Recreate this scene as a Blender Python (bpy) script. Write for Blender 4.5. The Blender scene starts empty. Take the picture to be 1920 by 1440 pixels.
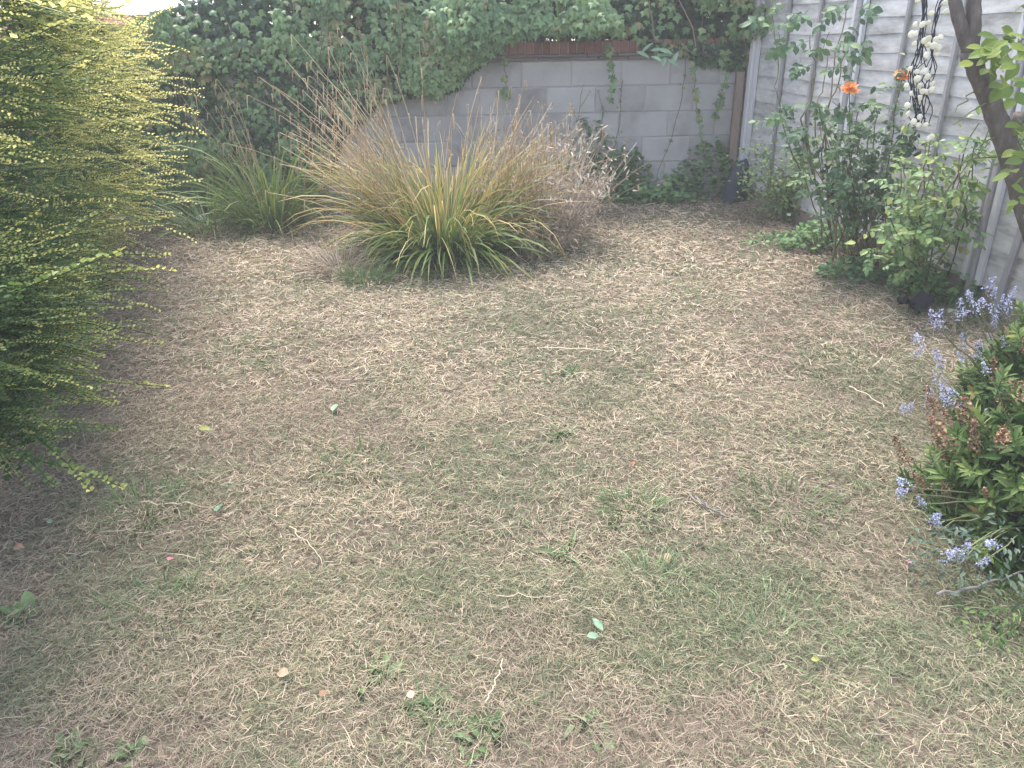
import bpy, math, random
import numpy as np
from mathutils import Vector, Matrix

# ------------------------------------------------------------------ camera, sky, sun, exposure
SC = bpy.context.scene
COL = SC.collection
PITCH, ROLL, EYE, FPX = math.radians(24.6), math.radians(1.0), 1.5, 1442.0
FW = np.array([0, math.cos(PITCH), -math.sin(PITCH)])
U0 = np.array([0, math.sin(PITCH), math.cos(PITCH)])
R0 = np.array([1.0, 0, 0])
RT = math.cos(ROLL) * R0 - math.sin(ROLL) * U0
UP = math.cos(ROLL) * U0 + math.sin(ROLL) * R0
CAM = np.array([0, 0, EYE])
cd = bpy.data.cameras.new('camera')
cd.sensor_width = 36.0
cd.lens = FPX / 1920 * 36.0
cd.clip_start, cd.clip_end = 0.05, 500
co = bpy.data.objects.new('camera', cd)
COL.objects.link(co)
co.matrix_world = Matrix(((RT[0], UP[0], -FW[0], CAM[0]), (RT[1], UP[1], -FW[1], CAM[1]),
                          (RT[2], UP[2], -FW[2], CAM[2]), (0, 0, 0, 1)))
SC.camera = co

SUN_EL, SUN_AZ = math.radians(67), math.radians(-20)      # azimuth from +Y (ahead) towards +X
wd = bpy.data.worlds.new('World')
SC.world = wd
wd.use_nodes = True
wn = wd.node_tree
bg = wn.nodes['Background']
sky = wn.nodes.new('ShaderNodeTexSky')
sky.sky_type = 'NISHITA'
sky.sun_disc = False
sky.sun_elevation = SUN_EL
sky.sun_rotation = SUN_AZ
sky.air_density = 1.0
sky.dust_density = 0.7
sky.ozone_density = 1.0
bg.inputs['Strength'].default_value = 0.13
hs = wn.nodes.new('ShaderNodeHueSaturation')          # a hazy, whitened summer sky
hs.inputs['Saturation'].default_value = 0.62
wn.links.new(sky.outputs['Color'], hs.inputs['Color'])
wn.links.new(hs.outputs['Color'], bg.inputs['Color'])
sl = bpy.data.lights.new('sun', 'SUN')
sl.energy = 1.8
sl.angle = math.radians(28)
sl.color = (1.0, 0.91, 0.84)
so = bpy.data.objects.new('sun', sl)
COL.objects.link(so)
sd = Vector((math.sin(SUN_AZ) * math.cos(SUN_EL), math.cos(SUN_AZ) * math.cos(SUN_EL), math.sin(SUN_EL)))
so.rotation_euler = sd.to_track_quat('Z', 'Y').to_euler()
SC.view_settings.view_transform = 'Standard'
SC.view_settings.look = 'None'
SC.view_settings.gamma = 1.0
SC.view_settings.use_curve_mapping = False
SC.view_settings.exposure = 2.3
SC.render.engine = 'CYCLES'
SC.cycles.max_bounces = 6
SC.cycles.transparent_max_bounces = 4
SC.cycles.volume_bounces = 1

# ------------------------------------------------------------------ helpers
rng = np.random.default_rng(11)
random.seed(11)


def ray(px, py):
    return FW * FPX + RT * (px - 960) + UP * (720 - py)


def ground(px, py, z=0.0):
    d = ray(px, py)
    return CAM + d * (z - EYE) / d[2]


def at(px, py, Y):
    d = ray(px, py)
    return CAM + d * Y / d[1]


def proj(p):
    d = np.asarray(p, float) - CAM
    k = FPX / (d @ FW)
    return np.stack([960 + (d @ RT) * k, 720 - (d @ UP) * k], -1)


def vnoise(x, y, s, seed=0):
    x = np.asarray(x, float) / s + 100.0
    y = np.asarray(y, float) / s + 100.0
    xi, yi = np.floor(x).astype(np.int64), np.floor(y).astype(np.int64)
    fx, fy = x - xi, y - yi
    fx, fy = fx * fx * (3 - 2 * fx), fy * fy * (3 - 2 * fy)

    def h(a, b):
        n = (a * 374761393 + b * 668265263 + seed * 974634777) & 0xffffffff
        n = ((n ^ (n >> 13)) * 1274126177) & 0xffffffff
        return ((n ^ (n >> 16)) & 0xffff) / 65535.0
    return (h(xi, yi) * (1 - fx) * (1 - fy) + h(xi + 1, yi) * fx * (1 - fy)
            + h(xi, yi + 1) * (1 - fx) * fy + h(xi + 1, yi + 1) * fx * fy)


def fbm(x, y, s, seed=0, o=3):
    return sum(vnoise(x, y, s / 2 ** k, seed + k) / 2 ** k for k in range(o)) / sum(1 / 2 ** k for k in range(o))


def sstep(a, b, x):
    t = np.clip((np.asarray(x, float) - a) / (b - a), 0, 1)
    return t * t * (3 - 2 * t)


def norm(v):
    return v / np.maximum(np.linalg.norm(v, axis=-1, keepdims=True), 1e-9)


def np_mesh(name, V, faces, mat=None, attrs=None, smooth=False, mat_idx=None):
    """faces: list of (N,k) int arrays."""
    V = np.ascontiguousarray(V, dtype=np.float32)
    me = bpy.data.meshes.new(name)
    faces = [np.asarray(f, np.int32) for f in faces if len(f)]
    nl = sum(f.size for f in faces)
    npoly = sum(len(f) for f in faces)
    me.vertices.add(len(V))
    me.vertices.foreach_set('co', V.ravel())
    me.loops.add(nl)
    me.polygons.add(npoly)
    me.loops.foreach_set('vertex_index', np.concatenate([f.ravel() for f in faces]))
    starts, o = [], 0
    for f in faces:
        starts.append(o + np.arange(len(f)) * f.shape[1])
        o += f.size
    me.polygons.foreach_set('loop_start', np.concatenate(starts).astype(np.int32))
    me.polygons.foreach_set('use_smooth', np.full(npoly, bool(smooth)))
    for k, a in (attrs or {}).items():
        at_ = me.attributes.new(k, 'FLOAT', 'POINT')
        at_.data.foreach_set('value', np.ascontiguousarray(a, dtype=np.float32))
    if mat is not None:
        for m in (mat if isinstance(mat, (list, tuple)) else [mat]):
            me.materials.append(m)
    if mat_idx is not None:
        me.polygons.foreach_set('material_index', np.asarray(mat_idx, np.int32))
    me.update()
    me.validate()
    return me


def link(name, me, parent=None, loc=None):
    o = bpy.data.objects.new(name, me)
    COL.objects.link(o)
    if parent is not None:
        o.parent = parent
    if loc is not None:
        o.location = loc
    return o


def tag(o, label=None, cat=None, group=None, kind=None):
    if label:
        o['label'] = label
    if cat:
        o['category'] = cat
    if group:
        o['group'] = group
    if kind:
        o['kind'] = kind
    return o


def thing(name, loc, label, cat, group=None):
    o = bpy.data.objects.new(name, None)
    o.empty_display_size = 0.1
    COL.objects.link(o)
    o.location = [float(v) for v in loc]
    return tag(o, label, cat, group)


def part(name, t, V, faces, mat, attrs=None, smooth=False, kind=None, **k):
    """a part whose vertices are given in world space, under thing (or part) t standing unrotated"""
    base = np.zeros(3)
    p = t
    while p is not None:
        base += np.array(p.location)
        p = p.parent
    o = link(name, np_mesh(name, np.asarray(V) - base, faces, mat, attrs, smooth, **k), t)
    if kind:
        o['kind'] = kind
    return o


def piece(name, t, me, M):
    """a part sharing mesh data; M is its world matrix (4x4), t an unrotated thing"""
    o = link(name, me, t)
    L = Matrix(M.tolist() if isinstance(M, np.ndarray) else M)
    L.translation = L.translation - t.location
    o.matrix_basis = L
    return o


def frames(d, up=(0, 0, 1), roll=None):
    """(N,3,3) rotation matrices whose Y axis is d, Z close to up"""
    d = norm(np.asarray(d, float))
    up = np.broadcast_to(np.asarray(up, float), d.shape)
    x = np.cross(d, up)
    bad = np.linalg.norm(x, axis=1) < 1e-3
    x[bad] = (1, 0, 0)
    x = norm(x)
    z = np.cross(x, d)
    if roll is not None:
        c, s = np.cos(roll)[:, None], np.sin(roll)[:, None]
        x, z = x * c + z * s, z * c - x * s
    return np.stack([x, d, z], axis=2)


def scatter(proto, R, T, S, tint, grad=None):
    """proto=(V,[faces]); returns V, faces, tint per vertex"""
    pv, pf = proto[0], proto[1]
    n, k = len(T), len(pv)
    S = np.asarray(S, float)
    S = S[:, None] if S.ndim == 1 else S
    V = np.einsum('nij,nkj->nki', R, pv[None] * S[:, None, :] if S.shape[1] == 3 else pv[None] * S[:, :, None]) + T[:, None]
    F = [(np.asarray(f)[None] + (np.arange(n) * k)[:, None, None]).reshape(-1, np.asarray(f).shape[1]) for f in pf]
    g = proto[2] if len(proto) > 2 else np.zeros(k)
    t = (np.asarray(tint)[:, None] + g[None]).ravel()
    return V.reshape(-1, 3), F, t


def merge(parts):
    """merge list of (V, faces, tint)"""
    Vs, Fs, Ts, o = [], {}, [], 0
    for V, F, t in parts:
        Vs.append(V)
        Ts.append(t)
        for f in F:
            f = np.asarray(f)
            if len(f):
                Fs.setdefault(f.shape[1], []).append(f + o)
        o += len(V)
    return np.concatenate(Vs), [np.concatenate(v) for v in Fs.values()], np.concatenate(Ts)


def ribbons(P, W, side, fold=None):
    """P (N,m,3) centre lines, W (N,m) half widths, side (N,m,3) -> V, faces"""
    n, m = P.shape[:2]
    L = P - side * W[..., None]
    Rr = P + side * W[..., None]
    V = np.stack([L, Rr], 2).reshape(-1, 3)
    i = np.arange(m - 1)
    q = np.stack([2 * i, 2 * i + 1, 2 * i + 3, 2 * i + 2], 1)
    F = (q[None] + (np.arange(n) * 2 * m)[:, None, None]).reshape(-1, 4)
    return V, [F]


def tube(pts, r0, r1=None, sides=5, tint=0.5, cap=True):
    pts = np.asarray(pts, float)
    m = len(pts)
    if np.ndim(r0):
        rad = np.asarray(r0, float)
    else:
        rad = np.linspace(r0, r0 if r1 is None else r1, m)
    d = norm(np.gradient(pts, axis=0))
    ref = np.array([0.31, 0.87, 0.38])
    x = norm(np.cross(d, ref))
    y = np.cross(d, x)
    a = np.arange(sides) / sides * 2 * math.pi
    V = pts[:, None] + (x[:, None] * np.cos(a)[None, :, None] + y[:, None] * np.sin(a)[None, :, None]) * rad[:, None, None]
    V = V.reshape(-1, 3)
    F = []
    for i in range(m - 1):
        for j in range(sides):
            k = (j + 1) % sides
            F.append((i * sides + j, i * sides + k, (i + 1) * sides + k, (i + 1) * sides + j))
    out = [np.array(F)]
    if cap:
        out.append(np.array([list(range(sides))[::-1], list(range((m - 1) * sides, m * sides))]))
    return V, out, np.full(len(V), float(tint))


def curve(pts, n=12, wig=0.0, seed=None):
    """Catmull-Rom through pts, n samples, with a small random wiggle"""
    p = np.asarray(pts, float)
    p = np.vstack([2 * p[0] - p[1], p, 2 * p[-1] - p[-2]])
    k = len(p) - 3
    t = np.linspace(0, k - 1e-6, n)
    i = t.astype(int)
    u = (t - i)[:, None]
    a, b, c, d = p[i], p[i + 1], p[i + 2], p[i + 3]
    q = 0.5 * (2 * b + (c - a) * u + (2 * a - 5 * b + 4 * c - d) * u ** 2 + (3 * b - a - 3 * c + d) * u ** 3)
    if wig:
        w = rng.normal(0, wig, q.shape)
        w[0] = 0
        q = q + w
    return q


def box(cx, cy, cz, sx, sy, sz, bev=0.0):
    """plain or chamfered box centred at c with full sizes s: V, faces"""
    h = np.array([sx, sy, sz]) / 2
    if bev <= 0:
        V = np.array([[x, y, z] for z in (-1, 1) for y in (-1, 1) for x in (-1, 1)], float) * h + (cx, cy, cz)
        F = np.array([(0, 2, 3, 1), (4, 5, 7, 6), (0, 1, 5, 4), (1, 3, 7, 5), (3, 2, 6, 7), (2, 0, 4, 6)])
        return V, [F], np.full(8, .5)
    bm_ = []
    idx = {}
    for sxn in (-1, 1):
        for syn in (-1, 1):
            for szn in (-1, 1):
                for ax in range(3):
                    s = np.array([sxn, syn, szn], float)
                    v = s * (h - bev)
                    v[ax] = s[ax] * h[ax]
                    idx[(sxn, syn, szn, ax)] = len(bm_)
                    bm_.append(v)
    q, t3 = [], []
    S = (-1, 1)
    for ax in range(3):
        o1, o2 = [a for a in range(3) if a != ax]
        for s in S:
            ring = []
            for a, b in ((-1, -1), (1, -1), (1, 1), (-1, 1)):
                k = [0, 0, 0]
                k[ax], k[o1], k[o2] = s, a, b
                ring.append(idx[(k[0], k[1], k[2], ax)])
            q.append(ring)
    for ax in range(3):          # edge chamfers along axis ax
        o1, o2 = [a for a in range(3) if a != ax]
        for a in S:
            for b in S:
                k0, k1 = [0, 0, 0], [0, 0, 0]
                k0[ax], k1[ax] = -1, 1
                k0[o1] = k1[o1] = a
                k0[o2] = k1[o2] = b
                q.append([idx[(*k0, o1)], idx[(*k1, o1)], idx[(*k1, o2)], idx[(*k0, o2)]])
    for a in S:
        for b in S:
            for c in S:
                t3.append([idx[(a, b, c, 0)], idx[(a, b, c, 1)], idx[(a, b, c, 2)]])
    V = np.array(bm_) + (cx, cy, cz)
    return V, [np.array(q), np.array(t3)], np.full(len(V), .5)


def fix_normals(me):
    import bmesh
    b = bmesh.new()
    b.from_mesh(me)
    bmesh.ops.recalc_face_normals(b, faces=b.faces)
    b.to_mesh(me)
    b.free()
    return me


# ------------------------------------------------------------------ materials
def mat_ramp(name, stops, rough=0.6, transl=0.0, rnd=0.15, nscale=0.0, namt=0.0, bump=0.0, bscale=60.0,
             spec=0.3, attr='tint', dead=None, stretch=None):
    m = bpy.data.materials.new(name)
    m.use_nodes = True
    nt = m.node_tree
    N, L = nt.nodes, nt.links
    pb = N['Principled BSDF']
    pb.inputs['Roughness'].default_value = rough
    pb.inputs['Specular IOR Level'].default_value = spec
    a = N.new('ShaderNodeAttribute')
    a.attribute_name = attr
    oi = N.new('ShaderNodeObjectInfo')
    m1 = N.new('ShaderNodeMath')
    m1.operation = 'MULTIPLY_ADD'
    m1.inputs[1].default_value = rnd
    L.new(oi.outputs['Random'], m1.inputs[0])
    m2 = N.new('ShaderNodeMath')
    m2.operation = 'SUBTRACT'
    m2.inputs[1].default_value = rnd / 2
    L.new(a.outputs['Fac'], m1.inputs[2])
    L.new(m1.outputs[0], m2.inputs[0])
    fac = m2.outputs[0]
    geo = N.new('ShaderNodeNewGeometry')
    pos = geo.outputs['Position']
    if stretch:
        mp = N.new('ShaderNodeMapping')
        mp.inputs['Scale'].default_value = stretch
        L.new(pos, mp.inputs['Vector'])
        pos = mp.outputs['Vector']
    if namt:
        nz = N.new('ShaderNodeTexNoise')
        nz.inputs['Scale'].default_value = nscale
        nz.inputs['Detail'].default_value = 6
        nz.inputs['Roughness'].default_value = 0.65
        L.new(pos, nz.inputs['Vector'])
        m3 = N.new('ShaderNodeMath')
        m3.operation = 'SUBTRACT'
        m3.inputs[1].default_value = 0.5
        L.new(nz.outputs['Fac'], m3.inputs[0])
        m4 = N.new('ShaderNodeMath')
        m4.operation = 'MULTIPLY_ADD'
        m4.inputs[1].default_value = namt
        L.new(m3.outputs[0], m4.inputs[0])
        L.new(fac, m4.inputs[2])
        fac = m4.outputs[0]
    cr = N.new('ShaderNodeValToRGB')
    el = cr.color_ramp.elements
    while len(el) > 1:
        el.remove(el[-1])
    el[0].position = stops[0][0]
    el[0].color = (*stops[0][1], 1)
    for p, c in stops[1:]:
        e = el.new(p)
        e.color = (*c, 1)
    L.new(fac, cr.inputs['Fac'])
    col = cr.outputs['Color']
    if dead:
        a2 = N.new('ShaderNodeAttribute')
        a2.attribute_name = 'dead'
        mx = N.new('ShaderNodeMix')
        mx.data_type = 'RGBA'
        L.new(a2.outputs['Fac'], mx.inputs['Factor'])
        L.new(col, mx.inputs[6])
        mx.inputs[7].default_value = (*dead, 1)
        col = mx.outputs[2]
    L.new(col, pb.inputs['Base Color'])
    if bump:
        nb = N.new('ShaderNodeTexNoise')
        nb.inputs['Scale'].default_value = bscale
        nb.inputs['Detail'].default_value = 5
        L.new(pos, nb.inputs['Vector'])
        b = N.new('ShaderNodeBump')
        b.inputs['Strength'].default_value = bump
        b.inputs['Distance'].default_value = 0.01
        L.new(nb.outputs['Fac'], b.inputs['Height'])
        L.new(b.outputs['Normal'], pb.inputs['Normal'])
    if transl:
        tb = N.new('ShaderNodeBsdfTranslucent')
        L.new(col, tb.inputs['Color'])
        ms = N.new('ShaderNodeMixShader')
        ms.inputs[0].default_value = transl
        L.new(pb.outputs[0], ms.inputs[1])
        L.new(tb.outputs[0], ms.inputs[2])
        L.new(ms.outputs[0], N['Material Output'].inputs['Surface'])
    return m


GREY = [(0, (.2, .2, .2)), (1, (.5, .5, .5))]
M = {}
M['soil'] = mat_ramp('dry_soil', [(0, (.05, .04, .03)), (.45, (.15, .12, .092)), (1, (.30, .245, .19))], .95, rnd=0,
                     nscale=55, namt=1.5, bump=1.0, bscale=120, spec=.1)
M['lawn'] = mat_ramp('grass_blades', [(0, (.07, .105, .05)), (.25, (.165, .20, .105)), (.5, (.32, .27, .18)),
                                      (.75, (.46, .375, .262)), (1, (.61, .515, .40))], .65, transl=.22, rnd=0, spec=.25,
                     dead=(.26, .185, .155))
M['hedge'] = mat_ramp('golden_hedge_leaf', [(0, (.03, .062, .018)), (.35, (.10, .18, .05)), (.65, (.33, .36, .10)),
                                            (1, (.80, .72, .26))], .45, transl=.42, rnd=.2, spec=.35)
M['twig'] = mat_ramp('brown_twig', [(0, (.06, .045, .03)), (1, (.2, .15, .1))], .8, rnd=.2, nscale=30, namt=.6)
M['ivy'] = mat_ramp('ivy_leaf', [(0, (.022, .045, .027)), (.45, (.08, .15, .065)), (.8, (.18, .28, .11)),
                                 (1, (.30, .24, .12))], .42, transl=.22, rnd=.1, spec=.4)
M['ivystem'] = mat_ramp('vine_stem', [(0, (.1, .09, .05)), (1, (.25, .19, .13))], .8)
M['sedge'] = mat_ramp('sedge_blade', [(0, (.035, .075, .02)), (.3, (.11, .18, .04)), (.55, (.25, .28, .085)),
                                      (.78, (.48, .335, .11)), (1, (.58, .40, .22))], .45, transl=.28, rnd=.18, spec=.35)
M['stalk'] = mat_ramp('dry_stalk', [(0, (.28, .21, .11)), (.5, (.48, .365, .21)), (1, (.60, .48, .34))], .75, transl=.1, rnd=.4)
M['spike'] = mat_ramp('sedge_spike', [(0, (.27, .18, .11)), (1, (.52, .39, .25))], .8, rnd=.5)
M['green'] = mat_ramp('fresh_grass', [(0, (.05, .09, .035)), (.5, (.125, .20, .075)), (1, (.32, .38, .22))], .5, transl=.28, rnd=.2)
M['herb'] = mat_ramp('herb_leaf', [(0, (.045, .105, .045)), (.6, (.12, .235, .085)), (1, (.27, .36, .14))], .55, transl=.25, rnd=.2)
M['dryweed'] = mat_ramp('dry_weed', [(0, (.17, .115, .09)), (.5, (.33, .26, .19)), (1, (.55, .49, .42))], .85, transl=.15, rnd=.2)
M['thistle'] = mat_ramp('thistle', [(0, (.1, .13, .07)), (.5, (.22, .26, .16)), (1, (.6, .57, .5))], .8, transl=.15, rnd=.2)
M['block'] = mat_ramp('concrete_block', [(0, (.15, .14, .13)), (.5, (.38, .365, .36)), (1, (.50, .485, .475))], .92, rnd=.25,
                      nscale=3.2, namt=1.0, bump=.35, bscale=140, spec=.15)
M['mortar'] = mat_ramp('mortar', [(0, (.25, .24, .235)), (1, (.42, .405, .395))], .95, rnd=0, nscale=9, namt=.9, bump=.5, bscale=120)
M['brick'] = mat_ramp('red_brick', [(0, (.13, .06, .05)), (.5, (.235, .115, .09)), (1, (.33, .19, .15))], .9, rnd=.6,
                      nscale=25, namt=.5, bump=.5, bscale=160, spec=.15)
M['coping'] = mat_ramp('coping_tile', [(0, (.10, .082, .08)), (1, (.22, .175, .165))], .92, rnd=.3, nscale=12, namt=.8, bump=.5, bscale=120)
M['fence'] = mat_ramp('weathered_board', [(0, (.20, .19, .175)), (.5, (.415, .40, .385)), (1, (.59, .575, .56))], .88, rnd=.25,
                      nscale=5, namt=1.9, spec=.1, stretch=(2.2, .8, 3.2))
M['batten'] = mat_ramp('weathered_batten', [(0, (.16, .15, .15)), (.5, (.27, .26, .26)), (1, (.42, .41, .41))], .88, rnd=.2,
                       nscale=9, namt=.9, bump=.4, bscale=30, spec=.15, stretch=(9, 9, 1))
M['post'] = mat_ramp('pale_post', [(0, (.38, .37, .37)), (1, (.66, .65, .66))], .85, rnd=.1, nscale=9, namt=.8, bump=.3, bscale=30, stretch=(9, 9, 1))
M['brownpost'] = mat_ramp('brown_post', [(0, (.13, .095, .075)), (1, (.33, .26, .21))], .88, rnd=.2, nscale=9, namt=.9, bump=.4, bscale=30, stretch=(9, 9, 1))
M['bark'] = mat_ramp('tree_bark', [(0, (.055, .045, .04)), (.5, (.12, .1, .09)), (1, (.25, .22, .2))], .9, rnd=0,
                     nscale=22, namt=1.3, bump=.8, bscale=60, spec=.15, stretch=(1, 1, .35))
M['treeleaf'] = mat_ramp('tree_leaf', [(0, (.06, .11, .03)), (.5, (.17, .25, .05)), (1, (.38, .42, .1))], .5, transl=.35, rnd=.4)
M['roseleaf'] = mat_ramp('rose_leaf', [(0, (.03, .07, .035)), (.5, (.075, .135, .07)), (1, (.24, .32, .12))], .5, transl=.25, rnd=.35, spec=.25)
M['roseleaf2'] = mat_ramp('pale_rose_leaf', [(0, (.06, .12, .045)), (.5, (.15, .25, .09)), (1, (.36, .4, .12))], .45, transl=.28, rnd=.4, spec=.35)
M['stem'] = mat_ramp('rose_stem', [(0, (.06, .06, .03)), (.5, (.13, .15, .06)), (1, (.24, .17, .12))], .6, rnd=.3, nscale=20, namt=.5)
M['petal'] = mat_ramp('orange_petal', [(0, (.80, .20, .06)), (.5, (.92, .40, .15)), (1, (.95, .68, .36))], .5, transl=.3, rnd=.1)
M['pink'] = mat_ramp('pink_petal', [(0, (.5, .14, .2)), (1, (.75, .36, .42))], .5, transl=.3, rnd=.1)
M['red'] = mat_ramp('red_bud', [(0, (.6, .06, .04)), (1, (.8, .15, .08))], .5, transl=.2, rnd=.1)
M['hebe'] = mat_ramp('shrub_leaf', [(0, (.03, .07, .015)), (.5, (.10, .165, .05)), (.93, (.24, .30, .09)), (1, (.30, .2, .08))], .52, transl=.25, rnd=.5, spec=.25)
M['blueleaf'] = mat_ramp('bluish_leaf', [(0, (.045, .075, .05)), (1, (.14, .19, .13))], .6, transl=.2, rnd=.3)
M['bluefl'] = mat_ramp('blue_flower', [(0, (.25, .26, .41)), (.5, (.39, .40, .56)), (1, (.58, .59, .72))], .6, transl=.3, rnd=.3)
M['seed'] = mat_ramp('brown_seed_head', [(0, (.12, .05, .03)), (.5, (.25, .145, .085)), (1, (.38, .27, .17))], .85, rnd=.3)
M['black'] = mat_ramp('black_plastic', [(0, (.008, .008, .010)), (1, (.018, .018, .02))], .55, rnd=0, spec=.2)
M['panel'] = mat_ramp('dark_panel', [(0, (.008, .009, .014)), (1, (.012, .014, .022))], .55, rnd=0, spec=.15)
M['sack'] = mat_ramp('dark_plastic_sheet', [(0, (.02, .026, .04)), (1, (.05, .06, .08))], .5, rnd=0, nscale=12, namt=.8, bump=.5, bscale=18, spec=.15)
M['cable'] = mat_ramp('dark_cable', [(0, (.01, .012, .02)), (1, (.02, .025, .04))], .5, rnd=0)
M['bulb'] = mat_ramp('cream_plastic', [(0, (.72, .69, .55)), (1, (.85, .83, .70))], .35, transl=.35, rnd=.4, spec=.5)
M['litter'] = mat_ramp('white_scrap', [(0, (.7, .7, .74)), (1, (.85, .85, .88))], .6, rnd=0)
M['stone'] = mat_ramp('stone', [(0, (.3, .25, .18)), (1, (.5, .43, .32))], .9, rnd=.2, nscale=20, namt=.9, bump=.6, bscale=50)
M['dryleaf'] = mat_ramp('dry_leaf', [(0, (.22, .11, .06)), (.5, (.45, .3, .2)), (1, (.75, .5, .36))], .7, transl=.2, rnd=0)
M['paleleaf'] = mat_ramp('pale_leaf', [(0, (.12, .24, .14)), (.5, (.25, .35, .24)), (1, (.46, .55, .42))], .55, transl=.2, rnd=0)
M['yellowleaf'] = mat_ramp('yellow_leaf', [(0, (.24, .28, .06)), (1, (.48, .47, .14))], .5, transl=.3, rnd=0)
M['stick'] = mat_ramp('grey_stick', [(0, (.09, .08, .075)), (1, (.28, .25, .23))], .9, rnd=0, nscale=40, namt=.8)
M['straw'] = mat_ramp('pale_straw', [(0, (.35, .28, .18)), (1, (.62, .54, .4))], .7, rnd=0, nscale=30, namt=.5)
M['render'] = mat_ramp('roof_tile', [(0, (.25, .1, .08)), (1, (.4, .2, .16))], .9, rnd=.4, nscale=10, namt=.6)

# ------------------------------------------------------------------ ground
HA, HB = np.array([-3.42, 6.55]), np.array([-1.80, 1.55])   # foot line of the golden hedge, far to near
HD = (HB - HA) / np.linalg.norm(HB - HA)
HN = np.array([-HD[1], HD[0]])                              # points out over the lawn
F0, F1 = np.array([2.16, 7.70]), np.array([2.78, 3.60])     # fence line, wall end to near end
FD = (F1 - F0) / np.linalg.norm(F1 - F0)
FN = np.array([FD[1], -FD[0]])
if FN[0] > 0:
    FN = -FN
W_R, W_SL = np.array([2.15, 7.50]), 0.045                   # right end of the wall, slope of its face


def wall_y(x):
    return W_R[1] - W_SL * (W_R[0] - x)


def gh(x, y):
    return (0.030 * (fbm(x, y, 1.3, 3) - .5) + 0.016 * (vnoise(x, y, .22, 8) - .5)
            + 0.05 * sstep(6.2, 7.4, y))


gx = np.concatenate([[-40, -20, -10], np.arange(-5.5, 4.5, 0.07), [6, 10, 20, 40]])
gy = np.concatenate([[-40, -15, -6, -2], np.arange(0, 9, 0.07), [12, 20, 40]])
GX, GY = np.meshgrid(gx, gy)
GZ = np.where((abs(GX) < 6) & (GY > -.1) & (GY < 9.2), gh(GX, GY), 0)
nxg, nyg = len(gx), len(gy)
ii, jj = np.meshgrid(np.arange(nxg - 1), np.arange(nyg - 1))
q = (jj * nxg + ii).ravel()
o = link('ground', np_mesh('ground', np.stack([GX, GY, GZ], -1).reshape(-1, 3),
                           [np.stack([q, q + 1, q + nxg + 1, q + nxg], 1)], M['soil'], {'tint': np.full(GX.size, .4)}, True))
tag(o, kind='structure')


# ------------------------------------------------------------------ lawn blades
def lawn_dead(x, y):
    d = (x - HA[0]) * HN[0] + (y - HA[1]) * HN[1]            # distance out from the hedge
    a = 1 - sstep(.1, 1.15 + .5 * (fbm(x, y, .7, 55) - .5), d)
    b = sstep(.58, .72, fbm(x, y, .55, 21)) * .55
    c = sstep(1.55, 1.25, y) * sstep(.35, .6, fbm(x, y, .5, 77))
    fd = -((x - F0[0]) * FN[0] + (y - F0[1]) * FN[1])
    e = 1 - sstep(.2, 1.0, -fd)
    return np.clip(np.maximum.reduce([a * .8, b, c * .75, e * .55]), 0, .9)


def lawn_green(x, y):
    g = sstep(.47, .66, fbm(x, y, .62, 5)) * .8 + sstep(.52, .68, fbm(x, y, .2, 12)) * .5
    g = g * (.25 + 1.3 * vnoise(x, y, .06, 29))
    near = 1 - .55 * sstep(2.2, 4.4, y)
    spot = np.exp(-(((x - .15) / .35) ** 2 + ((y - 3.9) / .45) ** 2)) * .7
    rim = np.exp(-((x - 1.6) / .35) ** 2) * np.exp(-((y - 3.0) / .9) ** 2) * .55
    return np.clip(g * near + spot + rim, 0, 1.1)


def lawn_ok(x, y):
    d = (x - HA[0]) * HN[0] + (y - HA[1]) * HN[1]
    fd = (x - F0[0]) * FN[0] + (y - F0[1]) * FN[1]
    return (d > -.5) & (fd > -.02) & (y < wall_y(x) - .02)


def bare(x, y):
    """1 where the soil shows at the near edge"""
    return sstep(1.44, 1.22, y + .25 * (fbm(x, y, .5, 31) - .5)) * sstep(.3, .55, fbm(x, y, .8, 33) + .1)


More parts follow.
